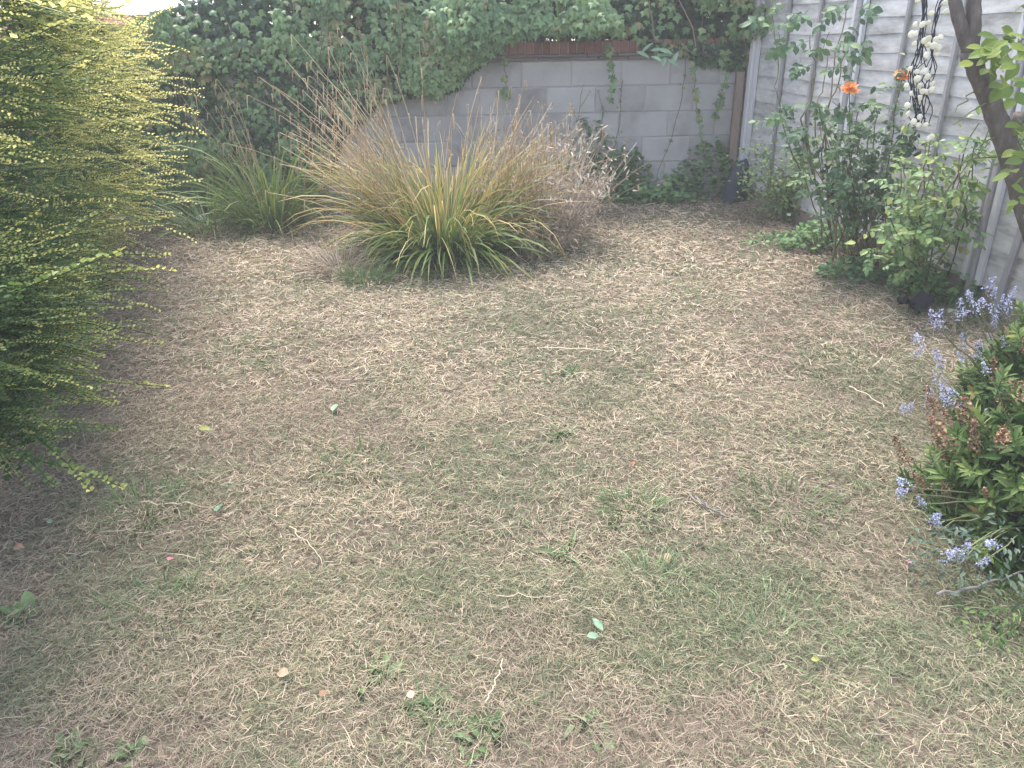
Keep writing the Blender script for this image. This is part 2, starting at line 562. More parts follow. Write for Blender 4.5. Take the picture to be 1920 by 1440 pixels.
def blades(n, y0, y1, wmin, lens, stand, m=4):
    y = rng.uniform(y0, y1, n * 2)
    x = rng.uniform(-1, 1, n * 2) * (.605 * y1 + 1.0)
    k = lawn_ok(x, y) & (abs(x) < .605 * y + 1.0) & (rng.random(len(x)) > .5 * bare(x, y))
    # thinner in small worn hollows
    k &= rng.random(len(x)) > .35 * sstep(.56, .74, vnoise(x, y, .13, 91))
    x, y = x[k][:n], y[k][:n]
    n = len(x)
    t = np.linspace(0, 1, m)
    az = rng.uniform(0, 2 * math.pi, n) + 1.5 * (vnoise(x, y, .25, 14) - .5)
    L = rng.uniform(*lens, n) * (1 + 1.3 * (rng.random(n) < .03))
    kap = rng.normal(0, .8, n)
    st = rng.random(n) < stand
    hd = az[:, None] + kap[:, None] * (t[None] - .3)
    el0 = np.where(st, rng.uniform(.5, 1.35, n), rng.normal(.1, .17, n))
    el = el0[:, None] - np.where(st, .9, .35)[:, None] * rng.random(n)[:, None] * t[None]
    dx, dy, dz = np.cos(hd) * np.cos(el), np.sin(hd) * np.cos(el), np.sin(el)
    L = np.where(st, L * .62, L)
    seg = (L / (m - 1))[:, None]
    D = np.stack([dx, dy, dz], -1) * seg[..., None]
    P = np.concatenate([np.zeros((n, 1, 3)), np.cumsum(D[:, :-1], 1)], 1)
    z0 = gh(x, y) + np.where(st, -.004, rng.uniform(.0, .022, n) + .012 * (vnoise(x, y, .09, 66)))
    P += np.stack([x, y, z0], -1)[:, None]
    P[..., 2] = np.maximum(P[..., 2], gh(P[..., 0], P[..., 1]) + .001)
    perp = np.stack([-np.sin(hd), np.cos(hd), np.zeros_like(hd)], -1)
    ro = rng.uniform(-1.1, 1.1, n)[:, None, None]
    side = perp * np.cos(ro) + np.array([0, 0, 1.0]) * np.sin(ro)
    wd_ = rng.uniform(.7, 1.35, n) * wmin
    W = wd_[:, None] * np.array([.75, 1, .85, .18] if m == 4 else [.85, 1, .25])[None]
    V, F = ribbons(P, W, side)
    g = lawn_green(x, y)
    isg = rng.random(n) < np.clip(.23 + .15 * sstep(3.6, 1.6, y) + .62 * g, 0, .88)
    tint = np.where(isg, rng.uniform(.08, .42, n), rng.uniform(.40, .90, n) + .16 * sstep(2.2, 5, y))  # near blades greener and duller: lens vignette darkening put into the tint
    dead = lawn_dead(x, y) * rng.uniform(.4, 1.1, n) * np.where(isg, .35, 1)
    return V, F, np.repeat(tint, 2 * m), np.repeat(np.clip(dead, 0, 1), 2 * m)


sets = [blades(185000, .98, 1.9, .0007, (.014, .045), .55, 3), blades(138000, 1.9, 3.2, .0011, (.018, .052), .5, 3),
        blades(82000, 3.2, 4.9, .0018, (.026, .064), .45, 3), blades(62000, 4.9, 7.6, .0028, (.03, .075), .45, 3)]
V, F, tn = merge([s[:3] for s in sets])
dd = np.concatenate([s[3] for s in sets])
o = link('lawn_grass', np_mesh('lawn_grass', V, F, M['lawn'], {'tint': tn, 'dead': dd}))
tag(o, 'patchy straw coloured lawn of dry cut grass with green tufts', 'grass', kind='stuff')


# ------------------------------------------------------------------ leaf prototypes (Y along the leaf, unit length)
def leaf6(w=.3, fold=.1, curl=.08):
    V = np.array([[0, 0, 0], [-w, .35, fold], [-w * .75, .75, fold - curl], [0, 1, -curl * 1.5],
                  [w * .75, .75, fold - curl], [w, .35, fold]])
    return V, [np.array([[0, 1, 2, 3], [0, 3, 4, 5]])], np.zeros(6)


def leaf10(w=.28, fold=.06, curl=.15):
    y = np.array([.0, .22, .5, .78, 1.0])
    h = np.array([.0, .8, 1.0, .62, .0]) * w
    z = -curl * y ** 2
    V = [[0, 0, 0]]
    for i in (1, 2, 3):
        V += [[-h[i], y[i], z[i] + fold], [0, y[i], z[i]], [h[i], y[i], z[i] + fold]]
    V += [[0, 1, z[4]]]
    tri = [[0, 2, 1], [0, 3, 2], [7, 8, 10], [8, 9, 10]]
    quad = [[1, 2, 5, 4], [2, 3, 6, 5], [4, 5, 8, 7], [5, 6, 9, 8]]
    return np.array(V, float), [np.array(tri), np.array(quad)], np.zeros(11)


def ivyleaf():
    out = [(0, 0), (-.34, .02), (-.55, .38), (-.24, .5), (0, 1.0), (.24, .5), (.55, .38), (.34, .02)]
    V = np.array([[0, .35, .05]] + [[x, y, -.10 * abs(x) - .06 * y * y] for x, y in out])
    n = len(out)
    return V, [np.array([[0, 1 + i, 1 + (i + 1) % n] for i in range(n)])], np.zeros(n + 1)


def lobed():
    out = []
    for k in range(14):
        a = -2.6 + k * 5.2 / 13
        r = .62 if k % 2 == 0 else .42
        out.append((math.sin(a) * r, .45 + math.cos(a) * r))
    V = np.array([[0, .4, .06]] + [[x, y, -.12 * x * x] for x, y in out] + [[0, 0, 0]])
    n = len(out) + 1
    return V, [np.array([[0, 1 + i, 1 + (i + 1) % n] for i in range(n)])], np.zeros(n + 1)


def rand_dirs(n):
    return norm(rng.normal(0, 1, (n, 3)))


def compound_leaf(nl=5, wide=.3, seed=0):
    """rose leaf: leaflets on a rachis, unit length"""
    ps = []
    rach = np.array([[0, 0, 0], [0, .3, .03], [0, .6, .02], [0, .75, -.02]])
    V, F = ribbons(rach[None], np.full((1, 4), .012), np.broadcast_to(np.array([1.0, 0, 0]), (1, 4, 3)))
    ps.append((V, F, np.full(len(V), .1)))
    lp = leaf10(wide, .05, .18)
    spots = [(.75, 0, .42)] + [(yy, s, .36 - .05 * (yy < .4)) for yy in ((.62, .3) if nl == 5 else (.66, .42, .2)) for s in (-1, 1)]
    r = np.random.default_rng(seed)
    for yy, s, L in spots:
        a = s * math.radians(62 + r.uniform(-8, 8))
        d = np.array([[math.sin(a), math.cos(a), r.uniform(-.3, .1)]])
        Rm = frames(d, roll=r.uniform(-.4, .4, 1))
        ps.append(scatter(lp, Rm, np.array([[0, yy, 0.01]]), np.array([L]), r.uniform(-.12, .12, 1) + .5))
    return merge(ps)


# ------------------------------------------------------------------ block wall with brick coping
wall_base = np.array([0, wall_y(0), 0])
wall = thing('block_wall', (W_R[0], W_R[1], 0), 'grey concrete block garden wall topped with a row of red bricks behind the sedge', 'wall')
WA = math.atan(W_SL)
wall_rot = Matrix.Rotation(WA, 4, 'Z')


def wl(x, y, z):
    """wall frame: x runs left from the right end (negative), y outwards from the face to the lawn"""
    c, s = math.cos(WA), math.sin(WA)
    return np.array([W_R[0] + x * c + y * s, W_R[1] + x * s - y * c, z])


def wall_piece(name, me, x, y, z, parent=wall):
    p = wl(x, y, z)
    o = link(name, me, parent)
    o.location = (p[0] - W_R[0], p[1] - W_R[1], p[2])
    o.rotation_euler = (0, 0, WA)
    return o


def rough_block(sx, sy, sz, bev, jit, mat, name):
    V, F, t = box(0, 0, 0, sx, sy, sz, bev)
    V = V + rng.normal(0, jit, V.shape)
    return fix_normals(np_mesh(name, V, F, mat, {'tint': t}))


WLEN, CH = 7.2, .225
blk = [rough_block(.44, .1, .215, .006, .0012, M['block'], 'block') for _ in range(4)]
hblk = [rough_block(.215, .1, .215, .006, .0012, M['block'], 'block') for _ in range(2)]
WTOP = 1.262
for c in range(7):
    z = WTOP - CH * (c + .5)
    off = 0 if c % 2 else .225
    if off:
        wall_piece('block', hblk[c % 2], -.1075, -.05 + rng.normal(0, .0015), z)
    x = -off - .22
    while x > -WLEN:
        wall_piece('block', random.choice(blk), x, -.05 + rng.normal(0, .0018), z + rng.normal(0, .0008))
        x -= .45
mm = fix_normals(np_mesh('mortar', *[a for a in box(-WLEN / 2, 0, (WTOP - .32) / 2, WLEN - .004, .088, WTOP + .32 + .002)[:2]], M['mortar'], {'tint': np.full(8, .5)}))
wall_piece('mortar', mm, 0, -.05, 0)
# tile creasing (two thin courses) under the bricks
for k, (pr, zz) in enumerate(((.018, WTOP + .014), (.034, WTOP + .040))):
    tiles = [rough_block(.262, .13 + pr, .024, .004, .0015, M['coping'], 'coping_tile') for _ in range(3)]
    x = -.13 - .1 * k
    while x > -WLEN:
        wall_piece('coping_tile', random.choice(tiles), x, pr / 2 - .05 + rng.normal(0, .002), zz)
        x -= .268
mm = fix_normals(np_mesh('mortar', *[a for a in box(-WLEN / 2, 0, 0, WLEN - .02, .10, .056)[:2]], M['mortar'], {'tint': np.full(8, .1)}))
wall_piece('mortar', mm, 0, -.062, WTOP + .027)
bricks = [rough_block(.066, .16, .104, .006, .002, M['brick'], 'brick') for _ in range(4)]
x = -.036
while x > -WLEN:
    b = wall_piece('brick', random.choice(bricks), x, -.055 + rng.normal(0, .003), WTOP + .054 + .052 + rng.normal(0, .0015))
    x -= .0765
mm = fix_normals(np_mesh('mortar', *[a for a in box(-WLEN / 2, 0, 0, WLEN - .01, .14, .09)[:2]], M['mortar'], {'tint': np.full(8, .2)}))
wall_piece('mortar', mm, 0, -.058, WTOP + .054 + .047)

# a low tiled roof ridge beyond the left end of the wall, under the patch of white sky
rf = thing('tiled_roof', (-5.3, 11.0, 0), 'strip of red tiled roof beyond the far left end of the wall', 'roof')
ro_m = rough_block(.24, .02, .30, .003, .002, M['render'], 'roof_tile')
for r_ in range(3):
    for c_ in range(15):
        o = link('roof_tile', ro_m, rf)
        o.location = (-1.7 + c_ * .245 + .12 * (r_ % 2), .0 + r_ * .2, .92 + .24 * r_ + .25)
        o.rotation_euler = (math.radians(-42), 0, 0)
V, F, t = merge([box(-5.3, 11.45, .65, 3.7, .5, 1.30), box(-5.3, 11.56, 1.74, 3.7, .14, .11, .02)])
part('roof_wall', rf, V, F, M['brick'], {'tint': t})

# ------------------------------------------------------------------ fence
FH = 2.05
fence = thing('wooden_fence', (F0[0], F0[1], 0), 'weathered pale grey wooden lap fence running along the right of the garden', 'fence')
FANG = math.atan2(FD[1], FD[0])


def fl(s, out, z):
    p = F0 + FD * s + FN * out
    return np.array([p[0], p[1], z])


def fence_piece(name, me, s, out, z, tilt=0.0):
    p = fl(s, out, z)
    o = link(name, me, fence)
    # local x along the fence (towards the camera), local y away from the lawn or towards it
    Mx = Matrix(((FD[0], FN[0], 0, p[0] - F0[0]), (FD[1], FN[1], 0, p[1] - F0[1]), (0, 0, 1, p[2]), (0, 0, 0, 1)))
    if (FD[0] * FN[1] - FD[1] * FN[0]) < 0:
        Mx = Matrix(((-FD[0], FN[0], 0, p[0] - F0[0]), (-FD[1], FN[1], 0, p[1] - F0[1]), (0, 0, 1, p[2]), (0, 0, 0, 1)))
    o.matrix_basis = Mx @ Matrix.Rotation(tilt, 4, 'X')
    return o


def wavy_board(L, seed):
    """lap board: 12 sections with a wavy lower edge, about 50 triangles"""
    r = np.random.default_rng(seed)
    n = 9
    xs = np.linspace(-L / 2, L / 2, n)
    lo = -.072 + r.normal(0, .0045, n)
    V, Q = [], []
    for i in range(n):
        bow = abs(r.normal(0, .001))
        V += [[xs[i], .0085 + bow, lo[i]], [xs[i], .0012, .07], [xs[i], -.004, .07], [xs[i], .0042 + bow, lo[i]]]
    for i in range(n - 1):
        for k in range(4):
            a, b = i * 4 + k, i * 4 + (k + 1) % 4
            Q.append([a, b, b + 4, a + 4])
    Q += [[3, 2, 1, 0], [(n - 1) * 4 + k for k in range(4)]]
    return fix_normals(np_mesh('board', np.array(V), [np.array(Q)], M['fence'], {'tint': np.full(len(V), .5)}))


GAP = .10
PANELS = [(-.04, .325), (.40, 1.885), (1.955, 3.445), (3.52, 5.0)]
for (s0, s1) in PANELS:
    protos = [wavy_board(s1 - s0, 100 + k + int(s0 * 7)) for k in range(4)]
    nb = 18
    for k in range(nb):
        z = .15 + .07 + k * .108
        fence_piece('board', protos[k % 4], (s0 + s1) / 2, .004, z, 0.0)
posts = [(.362, 'post', .07, .105), (1.92, 'batten', .062, .08), (3.482, 'batten', .045, .07)]
for s, mk, w_, d_ in posts:
    me = rough_block(w_, d_, FH + .25, .006, .0008, M[mk], 'post')
    fence_piece('post', me, s, .015, (FH + .25) / 2 - .15)
batt = rough_block(.032, .022, FH - .16, .003, .0007, M['batten'], 'batten')
edge = rough_block(.036, .03, FH - .14, .003, .0007, M['post'], 'batten')
for (s0, s1) in PANELS:
    L = s1 - s0
    if L < .7:
        spots = [s1 - .02]
    else:
        spots = [s0 + .02, s0 + L * .335, s0 + L * .665, s1 - .02]
    for i, s in enumerate(spots):
        fence_piece('batten', edge if i in (0, 3) else batt, s, .031, (FH + .16) / 2, 0)
# gravel board lying along the foot, in the ground shade
gb = rough_block(5.7, .03, .32, .004, .001, M['brownpost'], 'gravel_board')
fence_piece('gravel_board', gb, 2.95, -.022, .05)
# a leaning offcut rail near the tree
V, F, t = box(0, 0, 0, .045, .022, .62, .003)
o = link('loose_rail', fix_normals(np_mesh('loose_rail', V, F, M['batten'], {'tint': t})))
p = at(1893, 500, 3.98)
o.location = p
o.rotation_euler = (math.radians(5), math.radians(10), math.radians(-80))
tag(o, 'grey wooden rail leaning against the fence foot beside the tree trunk', 'rail')

# brown timber post at the wall end
bp = thing('timber_post', at(1372, 372, 7.38), 'brown weathered timber posts standing in the corner where the wall meets the fence', 'post')
b0 = np.array(bp.location)
for dx, w_, h_ in ((-.035, .07, 1.12), (.05, .06, 1.2)):
    V, F, t = box(b0[0] + dx, b0[1] + .01, b0[2] + h_ / 2 - .05, w_, .06, h_ + .1, .005)
    o = part('upright', bp, V, F, M['brownpost'], {'tint': t})
    fix_normals(o.data)

# dark plastic sack slumped in the corner
def sack():
    b = ground(1378, 388)
    b = np.array([2.05, 7.12, gh(2.05, 7.12)])
    rings = []
    n = 14
    for k, (z, rx, ry, ox) in enumerate(((0, .12, .10, 0), (.04, .135, .11, 0), (.14, .13, .105, .012), (.24, .115, .095, .03), (.32, .085, .07, .055), (.37, .04, .035, .08), (.385, .008, .008, .09))):
        rx, ry = rx * .8, ry * .8
        a = np.arange(n) / n * 2 * math.pi
        j = 1 + .13 * np.sin(3 * a + k) + rng.normal(0, .07, n)
        rings.append(np.stack([b[0] + ox + np.cos(a) * rx * j, b[1] + np.sin(a) * ry * j, np.full(n, b[2] + z) + rng.normal(0, .006, n)], -1))
    V = np.concatenate(rings)
    F = []
    for i in range(len(rings) - 1):
        for j in range(n):
            F.append([i * n + j, i * n + (j + 1) % n, (i + 1) * n + (j + 1) % n, (i + 1) * n + j])
    me = np_mesh('plastic_sack', V - b, [np.array(F), np.array([list(range(n))[::-1]]), np.array([list(range(len(V) - n, len(V)))])], M['sack'], {'tint': np.full(len(V), .5)}, True)
    o = link('plastic_sack', me, None, b)
    tag(o, 'dark blue plastic sack slumped in the corner between wall and fence', 'sack')


sack()

# ------------------------------------------------------------------ ivy over the wall
ivl = ivyleaf()


def ivy_bulge(x, z, seed):
    return np.clip((fbm(x * 1.25 + 40, z * 1.0 + 40, .62, seed, 4) - .5) * 1.7 + .5, .05, .95)


def ivy_bottom(x):
    """lower edge of the ivy: reaches the ground on the left, hangs over the coping on the right"""
    xs = np.array([-6, -1.98, -1.72, -1.5, -1.2, -.9, -.65, -.42, -.25, 0, .45, .9, 1.05, 1.25, 1.5, 1.85, 2.4])
    zs = np.array([-.02, -.02, .2, .7, .92, .98, 1.02, 1.08, 1.24, 1.42, 1.49, 1.49, 1.44, 1.34, 1.3, 1.22, 1.05])
    return np.interp(x, xs, zs) + .06 * (vnoise(x, x * 0, .16, 3) - .5)


def ivy_top(x):
    xs = np.array([-6, -4.0, -3.5, -3.1, -2.75, -2.5, -2.2, -1.0, 3])
    zs = np.array([1.5, 1.52, 1.57, 1.66, 1.76, 1.9, 2.15, 2.35, 2.45])
    return np.interp(x, xs, zs) + .16 * (fbm(x, x * 0, .3, 9) - .5)


def ivy_leaves(n, x0, x1, layer, seed, tint0, size):
    x = rng.uniform(x0, x1, n)
    zb, zt = ivy_bottom(x), ivy_top(x)
    u_ = rng.random(n)
    if layer == 0:
        u_ = np.where(rng.random(n) < .25, u_ * .22, u_)
    z = zb + (zt - zb) * u_
    b = ivy_bulge(x, z, 70)
    over = sstep(1.25, 1.6, z)
    depth = .10 + .42 * (b - .3) + .16 * over * sstep(-1.5, .5, x) + .1 * sstep(.2, .5, z) * 0
    depth = np.maximum(depth * (.55 + .45 * sstep(.3, .9, z)), .04)
    depth = np.where((x < -.3) & (z > 1.12), np.maximum(depth, .13), depth)
    if layer == 0:                                       # inner, hugging the wall or filling the core
        out = rng.uniform(-.35, .5, n) * depth
        bk = rng.random(n) < .22
        z = np.where(bk, 1.28 + (np.maximum(zt, 1.4) - 1.28) * rng.random(n), z)
        b = ivy_bulge(x, z, 70)
        out = np.where(bk, -rng.uniform(.12, .55, n), out)
        out = np.where((z < 1.38) & ~bk, np.abs(out) * .8 + .015, np.where(bk, out, out - .12 * (z > 1.4)))
    else:
        out = depth * rng.uniform(.75, 1.12, n)
        keep = rng.random(n) < sstep(.28 + .1 * (z < 1.05), .56 + .1 * (z < 1.05), b) + .06 + .5 * (np.abs(z - 1.36) < .13) * (x < -.25)
        x, z, out, b, over = x[keep], z[keep], out[keep], b[keep], over[keep]
        n = len(x)
    y = wall_y(x) - out
    # leaves face out, a bit up; tips hang down
    nrm = norm(np.stack([rng.normal(0, .45, n), -1 + rng.normal(0, .25, n), .45 + rng.normal(0, .4, n)], -1))
    d = norm(np.stack([rng.normal(0, .6, n), -.35 + rng.normal(0, .25, n), -.8 + rng.normal(0, .3, n)], -1))
    d = norm(d - nrm * (d * nrm).sum(-1, keepdims=True) * .8)
    Rm = frames(d, nrm)
    s = rng.uniform(*size, n) * (1 + .25 * over)
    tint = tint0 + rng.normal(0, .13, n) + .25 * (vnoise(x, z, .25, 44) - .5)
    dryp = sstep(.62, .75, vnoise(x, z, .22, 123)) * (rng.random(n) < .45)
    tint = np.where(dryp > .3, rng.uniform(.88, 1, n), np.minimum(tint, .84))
    return scatter(ivl, Rm, np.stack([x, y, z], -1), s, np.clip(tint, 0, 1))


def ivy_thing(name, x0, x1, n_in, n_out, label, lw):
    t = thing(name, (0.5 * (x0 + x1), wall_y(.5 * (x0 + x1)), 0), label, 'climber')
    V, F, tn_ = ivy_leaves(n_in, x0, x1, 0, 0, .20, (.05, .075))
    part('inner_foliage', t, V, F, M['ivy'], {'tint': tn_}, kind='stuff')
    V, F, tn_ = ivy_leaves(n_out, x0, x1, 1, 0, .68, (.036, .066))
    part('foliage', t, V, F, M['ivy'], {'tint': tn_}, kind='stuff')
    st = []
    for k in range(lw):
        x = rng.uniform(x0 + .1, x1 - .1)
        zb, zt = float(ivy_bottom(np.array([x]))[0]), float(ivy_top(np.array([x]))[0])
        pts = [[x + rng.normal(0, .15), 0, zb + .02], [x, 0, (zb + zt) / 2], [x + rng.normal(0, .2), 0, zt - .1]]
        pts = np.array(pts)
        pts[:, 1] = wall_y(pts[:, 0]) - rng.uniform(.06, .3)
        st.append(tube(curve(pts, 9, .015), .006, .003, 4, rng.random()))
    V, F, tn_ = merge(st)
    part('stems', t, V, F, M['ivystem'], {'tint': tn_}, kind='stuff')
    return t


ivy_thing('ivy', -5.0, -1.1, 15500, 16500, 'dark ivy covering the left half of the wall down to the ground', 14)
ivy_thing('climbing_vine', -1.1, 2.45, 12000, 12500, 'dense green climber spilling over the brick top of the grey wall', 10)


def trailing(px0, py0, px1, py1, nleaf, label, seed, mat='ivy', sz=.045, bend=0.0):
    Y = float(wall_y(at(px0, py0, 7.3)[0])) - .10
    a, b = at(px0, py0, Y), at(px1, py1, Y)
    mid = (a + b) / 2 + np.array([bend, -.06, 0])
    t = thing('trailing_vine', a, label, 'vine', 'vine shoots trailing over the block wall')
    c = curve([a, mid, b], 14, .006)
    V, F, tn_ = tube(c, .004, .002, 4, .3)
    part('stem', t, V, F, M['ivystem'], {'tint': tn_})
    k = rng.integers(0, 14, nleaf)
    n = nleaf
    d = norm(np.stack([rng.normal(0, 1, n), rng.normal(-.4, .4, n), rng.normal(-.4, .5, n)], -1))
    nr = norm(np.stack([rng.normal(0, .4, n), -1 + 0 * k, .5 + rng.normal(0, .3, n)], -1))
    Rm = frames(d, nr)
    V, F, tn_ = scatter(ivl, Rm, c[k] + rng.normal(0, .012, (n, 3)), rng.uniform(.6, 1.15, n) * sz * 1.3, rng.uniform(.45, .95, n))
    part('foliage', t, V, F, M[mat], {'tint': tn_}, kind='stuff')


trailing(945, 78, 950, 182, 26, 'short leafy shoot hanging over the bricks at the left end of the bare wall', 1)
trailing(1143, 85, 1148, 195, 24, 'brownish shoot hanging down the middle of the bare block wall', 2)
trailing(1290, 80, 1230, 335, 12, 'long thin shoot slanting down leftwards across the bare block wall', 3, bend=.05, sz=.03)
trailing(1300, 80, 1322, 300, 34, 'leafy shoot hanging near the right end of the block wall', 4, bend=-.04)
trailing(1362, 100, 1345, 215, 40, 'clump of shoots hanging in front of the brown corner post', 5)
trailing(1168, 150, 1140, 320, 8, 'bare wiry stem crossing the wall behind the thistles', 6, bend=.02, sz=.025)
trailing(360, 120, 372, 320, 22, 'pale thin stem hanging down the dark ivy beside the golden hedge', 7, sz=.04)
trailing(418, 20, 450, 150, 10, 'reddish bare stem sprawling over the ivy high on the left', 8, bend=.05, sz=.03)

# leafy sprig poking over the coping
sp = at(1235, 100, 7.2)
t = thing('leafy_sprig', sp, 'sprig of long pale leaves poking over the brick coping right of centre', 'sprig')
n = 13
d = norm(np.stack([rng.normal(0, .9, n), rng.normal(-.5, .2, n), rng.normal(-.1, .45, n)], -1))
lm = [np_mesh('leaf', *leaf10(.16, .04, .15)[:2], M['paleleaf'], {'tint': np.full(11, .25 + .1 * k)}) for k in range(2)]
Rm = frames(d, (0, -.6, .8))
for k in range(n):
    Mx = np.eye(4)
    Mx[:3, :3] = Rm[k] * rng.uniform(.11, .17)
    Mx[:3, 3] = sp + rng.normal(0, .05, 3) * np.array([1.6, .5, .5])
    piece('leaf', t, lm[k % 2], Mx)
V, F, tn_ = tube(curve([sp + [.02, .15, .05], sp, sp + [-.03, -.05, -.03]], 6), .005, .003, 4, .5)
part('stem', t, V, F, M['stem'], {'tint': tn_})


# ------------------------------------------------------------------ golden hedge on the left
def spray_proto(seed, side=True, lean=False):
    """arching shoot of small paired leaves, unit length, along +Y"""
    r = np.random.default_rng(seed)
    shoots = [(np.array([0, 0, 0.0]), 0.0, 1.0)]
    for k in range(3 if side else 0):
        y = r.uniform(.1, .5)
        shoots.append((np.array([0, y, 0]), r.choice([-1, 1]) * r.uniform(.35, .7), r.uniform(.25, .42)))
    ps = []
    lf = leaf6(.40, .12, .1)
    if lean:
        lf = (np.array([[0, 0, 0], [-.40, .55, .1], [0, 1, -.1], [.40, .55, .1]]), [np.array([[0, 1, 2], [0, 2, 3]])], np.zeros(4))
    droop, lift, bend = r.uniform(-.12, .25), r.uniform(-.05, .12), r.uniform(-.22, .22)
    for b, a, L in shoots:
        n = int(36 * L)
        t = (np.arange(n) + .5) / n
        P = b + np.stack([math.sin(a) * t * L, math.cos(a) * t * L, np.zeros(n)], -1)
        P[:, 2] += -droop * P[:, 1] ** 2 + lift * P[:, 1]
        P[:, 0] += bend * P[:, 1] ** 2 + .012 * np.sin(P[:, 1] * r.uniform(6, 11) + r.uniform(0, 6))
        P[:, 2] += .010 * np.sin(P[:, 1] * r.uniform(6, 12) + r.uniform(0, 6))
        P += r.normal(0, .004, P.shape)
        c, f, tt = tube(np.vstack([b + [bend * b[1] ** 2, 0, -droop * b[1] ** 2 + lift * b[1]], P[n // 4], P[n // 2], P[3 * n // 4], P[-1]]), .004, .002, 3, .05, False)
        ps.append((c, f, tt))
        for s in (-1, 1):
            aa = a + s * np.radians(r.uniform(50, 85, n))
            d = np.stack([np.sin(aa), np.cos(aa), r.uniform(.15, .9, n)], -1)
            Rm = frames(d, (0, 0, 1), r.normal(0, .35, n))
            sz = .036 * (1 - .35 * t) * r.uniform(.8, 1.2, n)
            yy = P[:, 1]
            ps.append(scatter(lf, Rm, P, sz, .05 + .72 * yy ** 1.3 + r.normal(0, .07, n)))
    return merge(ps)


protos = [spray_proto(200 + k, k < 4) for k in range(6)]
hedge = thing('golden_hedge', (HA[0] * .5 + HB[0] * .5 - .4, HA[1] * .5 + HB[1] * .5, 0), 'tall golden leaved hedge with long arching sprays along the left of the lawn', 'hedge')
HL = np.linalg.norm(HB - HA)
NS = 2500
s = rng.uniform(-.06, 1.08, NS)
z = rng.uniform(0.03, 2.35, NS)
z = np.where((s > .6) & (z < .3), z + .3, z)
s = np.where((s > .9) & (z < .75), s - .25, s)


def hedge_off(s, z):
    o_ = np.interp(z, [0, .3, .7, 1.2, 1.8, 2.4], [-.08, .10, .22, .29, .28, .06])
    bulge = (fbm(s * 5.2 + 3, z * .8, .9, 61, 3) - .5) * .55
    taper = -.5 * sstep(.07, -.08, s) - .35 * sstep(.9, 1.1, s) * 0
    return o_ + bulge + taper + .15 + .10 * sstep(.5, .8, s)


off = hedge_off(s, z)
P2 = HA + HD * (s * HL)[:, None] + HN * (off - .30)[:, None]
P3 = np.stack([P2[:, 0], P2[:, 1], z], -1)
azj = rng.normal(0, .5, NS) + .25
nd = np.stack([HN[0] * np.cos(azj) + HD[0] * np.sin(azj), HN[1] * np.cos(azj) + HD[1] * np.sin(azj)], -1)
el = rng.normal(.02, .16, NS) - .12 * sstep(.9, .1, z)
D3 = np.stack([nd[:, 0] * np.cos(el), nd[:, 1] * np.cos(el), np.sin(el)], -1)
Ls = rng.uniform(.30, .50, NS)
longer = rng.random(NS) < .20 - .14 * sstep(.5, .75, s)
Ls = np.where(longer, Ls * 1.6, Ls)
tip = P3 + D3 * Ls[:, None]
low = tip[:, 2] < .05
D3[low, 2] += (.08 - tip[low, 2]) / Ls[low]
D3 = norm(D3)
FRm = frames(D3, (0, 0, 1), rng.normal(0, .3, NS))
# shoots golden high and far, greener near and low; backlight partly painted in
tone = .03 + .20 * sstep(.3, 1.5, z) + .24 * sstep(.55, .1, s) - .16 * sstep(.45, .95, s) + rng.normal(0, .13, NS) + .3 * (vnoise(s * 5, z, .35, 19) - .5)
dist = np.linalg.norm(P3 - CAM, axis=1)
pr = proj(P3 + D3 * Ls[:, None] * .6)
gap = fbm(s * 7 + 9, z * 2.2, .55, 88, 2) < .36
vis = (pr[:, 0] > -40) & (pr[:, 1] > -40) & (pr[:, 1] < 1480)
order = np.argsort(np.where(vis, dist, 99))
shown = order[:290]
rest = order[290:]
rest = rest[~gap[rest]]
base_meshes = []
for k, (pv, pf, pt) in enumerate(protos):
    for dt in (-.12, .08, .28):
        base_meshes.append(np_mesh('spray', pv, pf, M['hedge'], {'tint': pt + dt}))
for i in shown:
    k = rng.integers(0, 6)
    v = 0 if tone[i] < .02 else (1 if tone[i] < .2 else 2)
    Mx = np.eye(4)
    Mx[:3, :3] = FRm[i] * Ls[i]
    Mx[:3, 3] = P3[i]
    piece('spray', hedge, base_meshes[k * 3 + v], Mx)
kk = rng.integers(0, 6, NS)
res = []
for k in range(6):
    ix = rest[kk[rest] == k]
    res.append(scatter(spray_proto(200 + k, k < 4, True), FRm[ix], P3[ix], Ls[ix], tone[ix]))
V, F, tn_ = merge(res)
part('sprays', hedge, V, F, M['hedge'], {'tint': tn_}, kind='stuff')
# inner leaves and branches
n = 26000
s = rng.uniform(-.04, 1.1, n)
z = rng.uniform(0.02, 2.3, n)
off = hedge_off(s, z) - .12 - np.abs(rng.normal(0, .22, n))
P2 = HA + HD * (s * HL)[:, None] + HN * off[:, None]
Rm = frames(rand_dirs(n), rand_dirs(n))
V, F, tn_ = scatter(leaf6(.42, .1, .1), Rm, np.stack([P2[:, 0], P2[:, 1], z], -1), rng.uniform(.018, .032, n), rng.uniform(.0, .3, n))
part('inner_foliage', hedge, V, F, M['hedge'], {'tint': tn_}, kind='stuff')
st = []
for k in range(60):
    ss = rng.uniform(0, 1.05)
    b = HA + HD * ss * HL - HN * rng.uniform(.25, .5)
    e = b + HN * rng.uniform(.05, .3) + HD * rng.normal(0, .3)
    st.append(tube(curve([[b[0], b[1], 0], [(b[0] + e[0]) / 2, (b[1] + e[1]) / 2, .9], [e[0], e[1], 2.1]], 8, .02), .016, .005, 5, rng.random()))
V, F, tn_ = merge(st)
part('branches', hedge, V, F, M['twig'], {'tint': tn_}, kind='stuff')


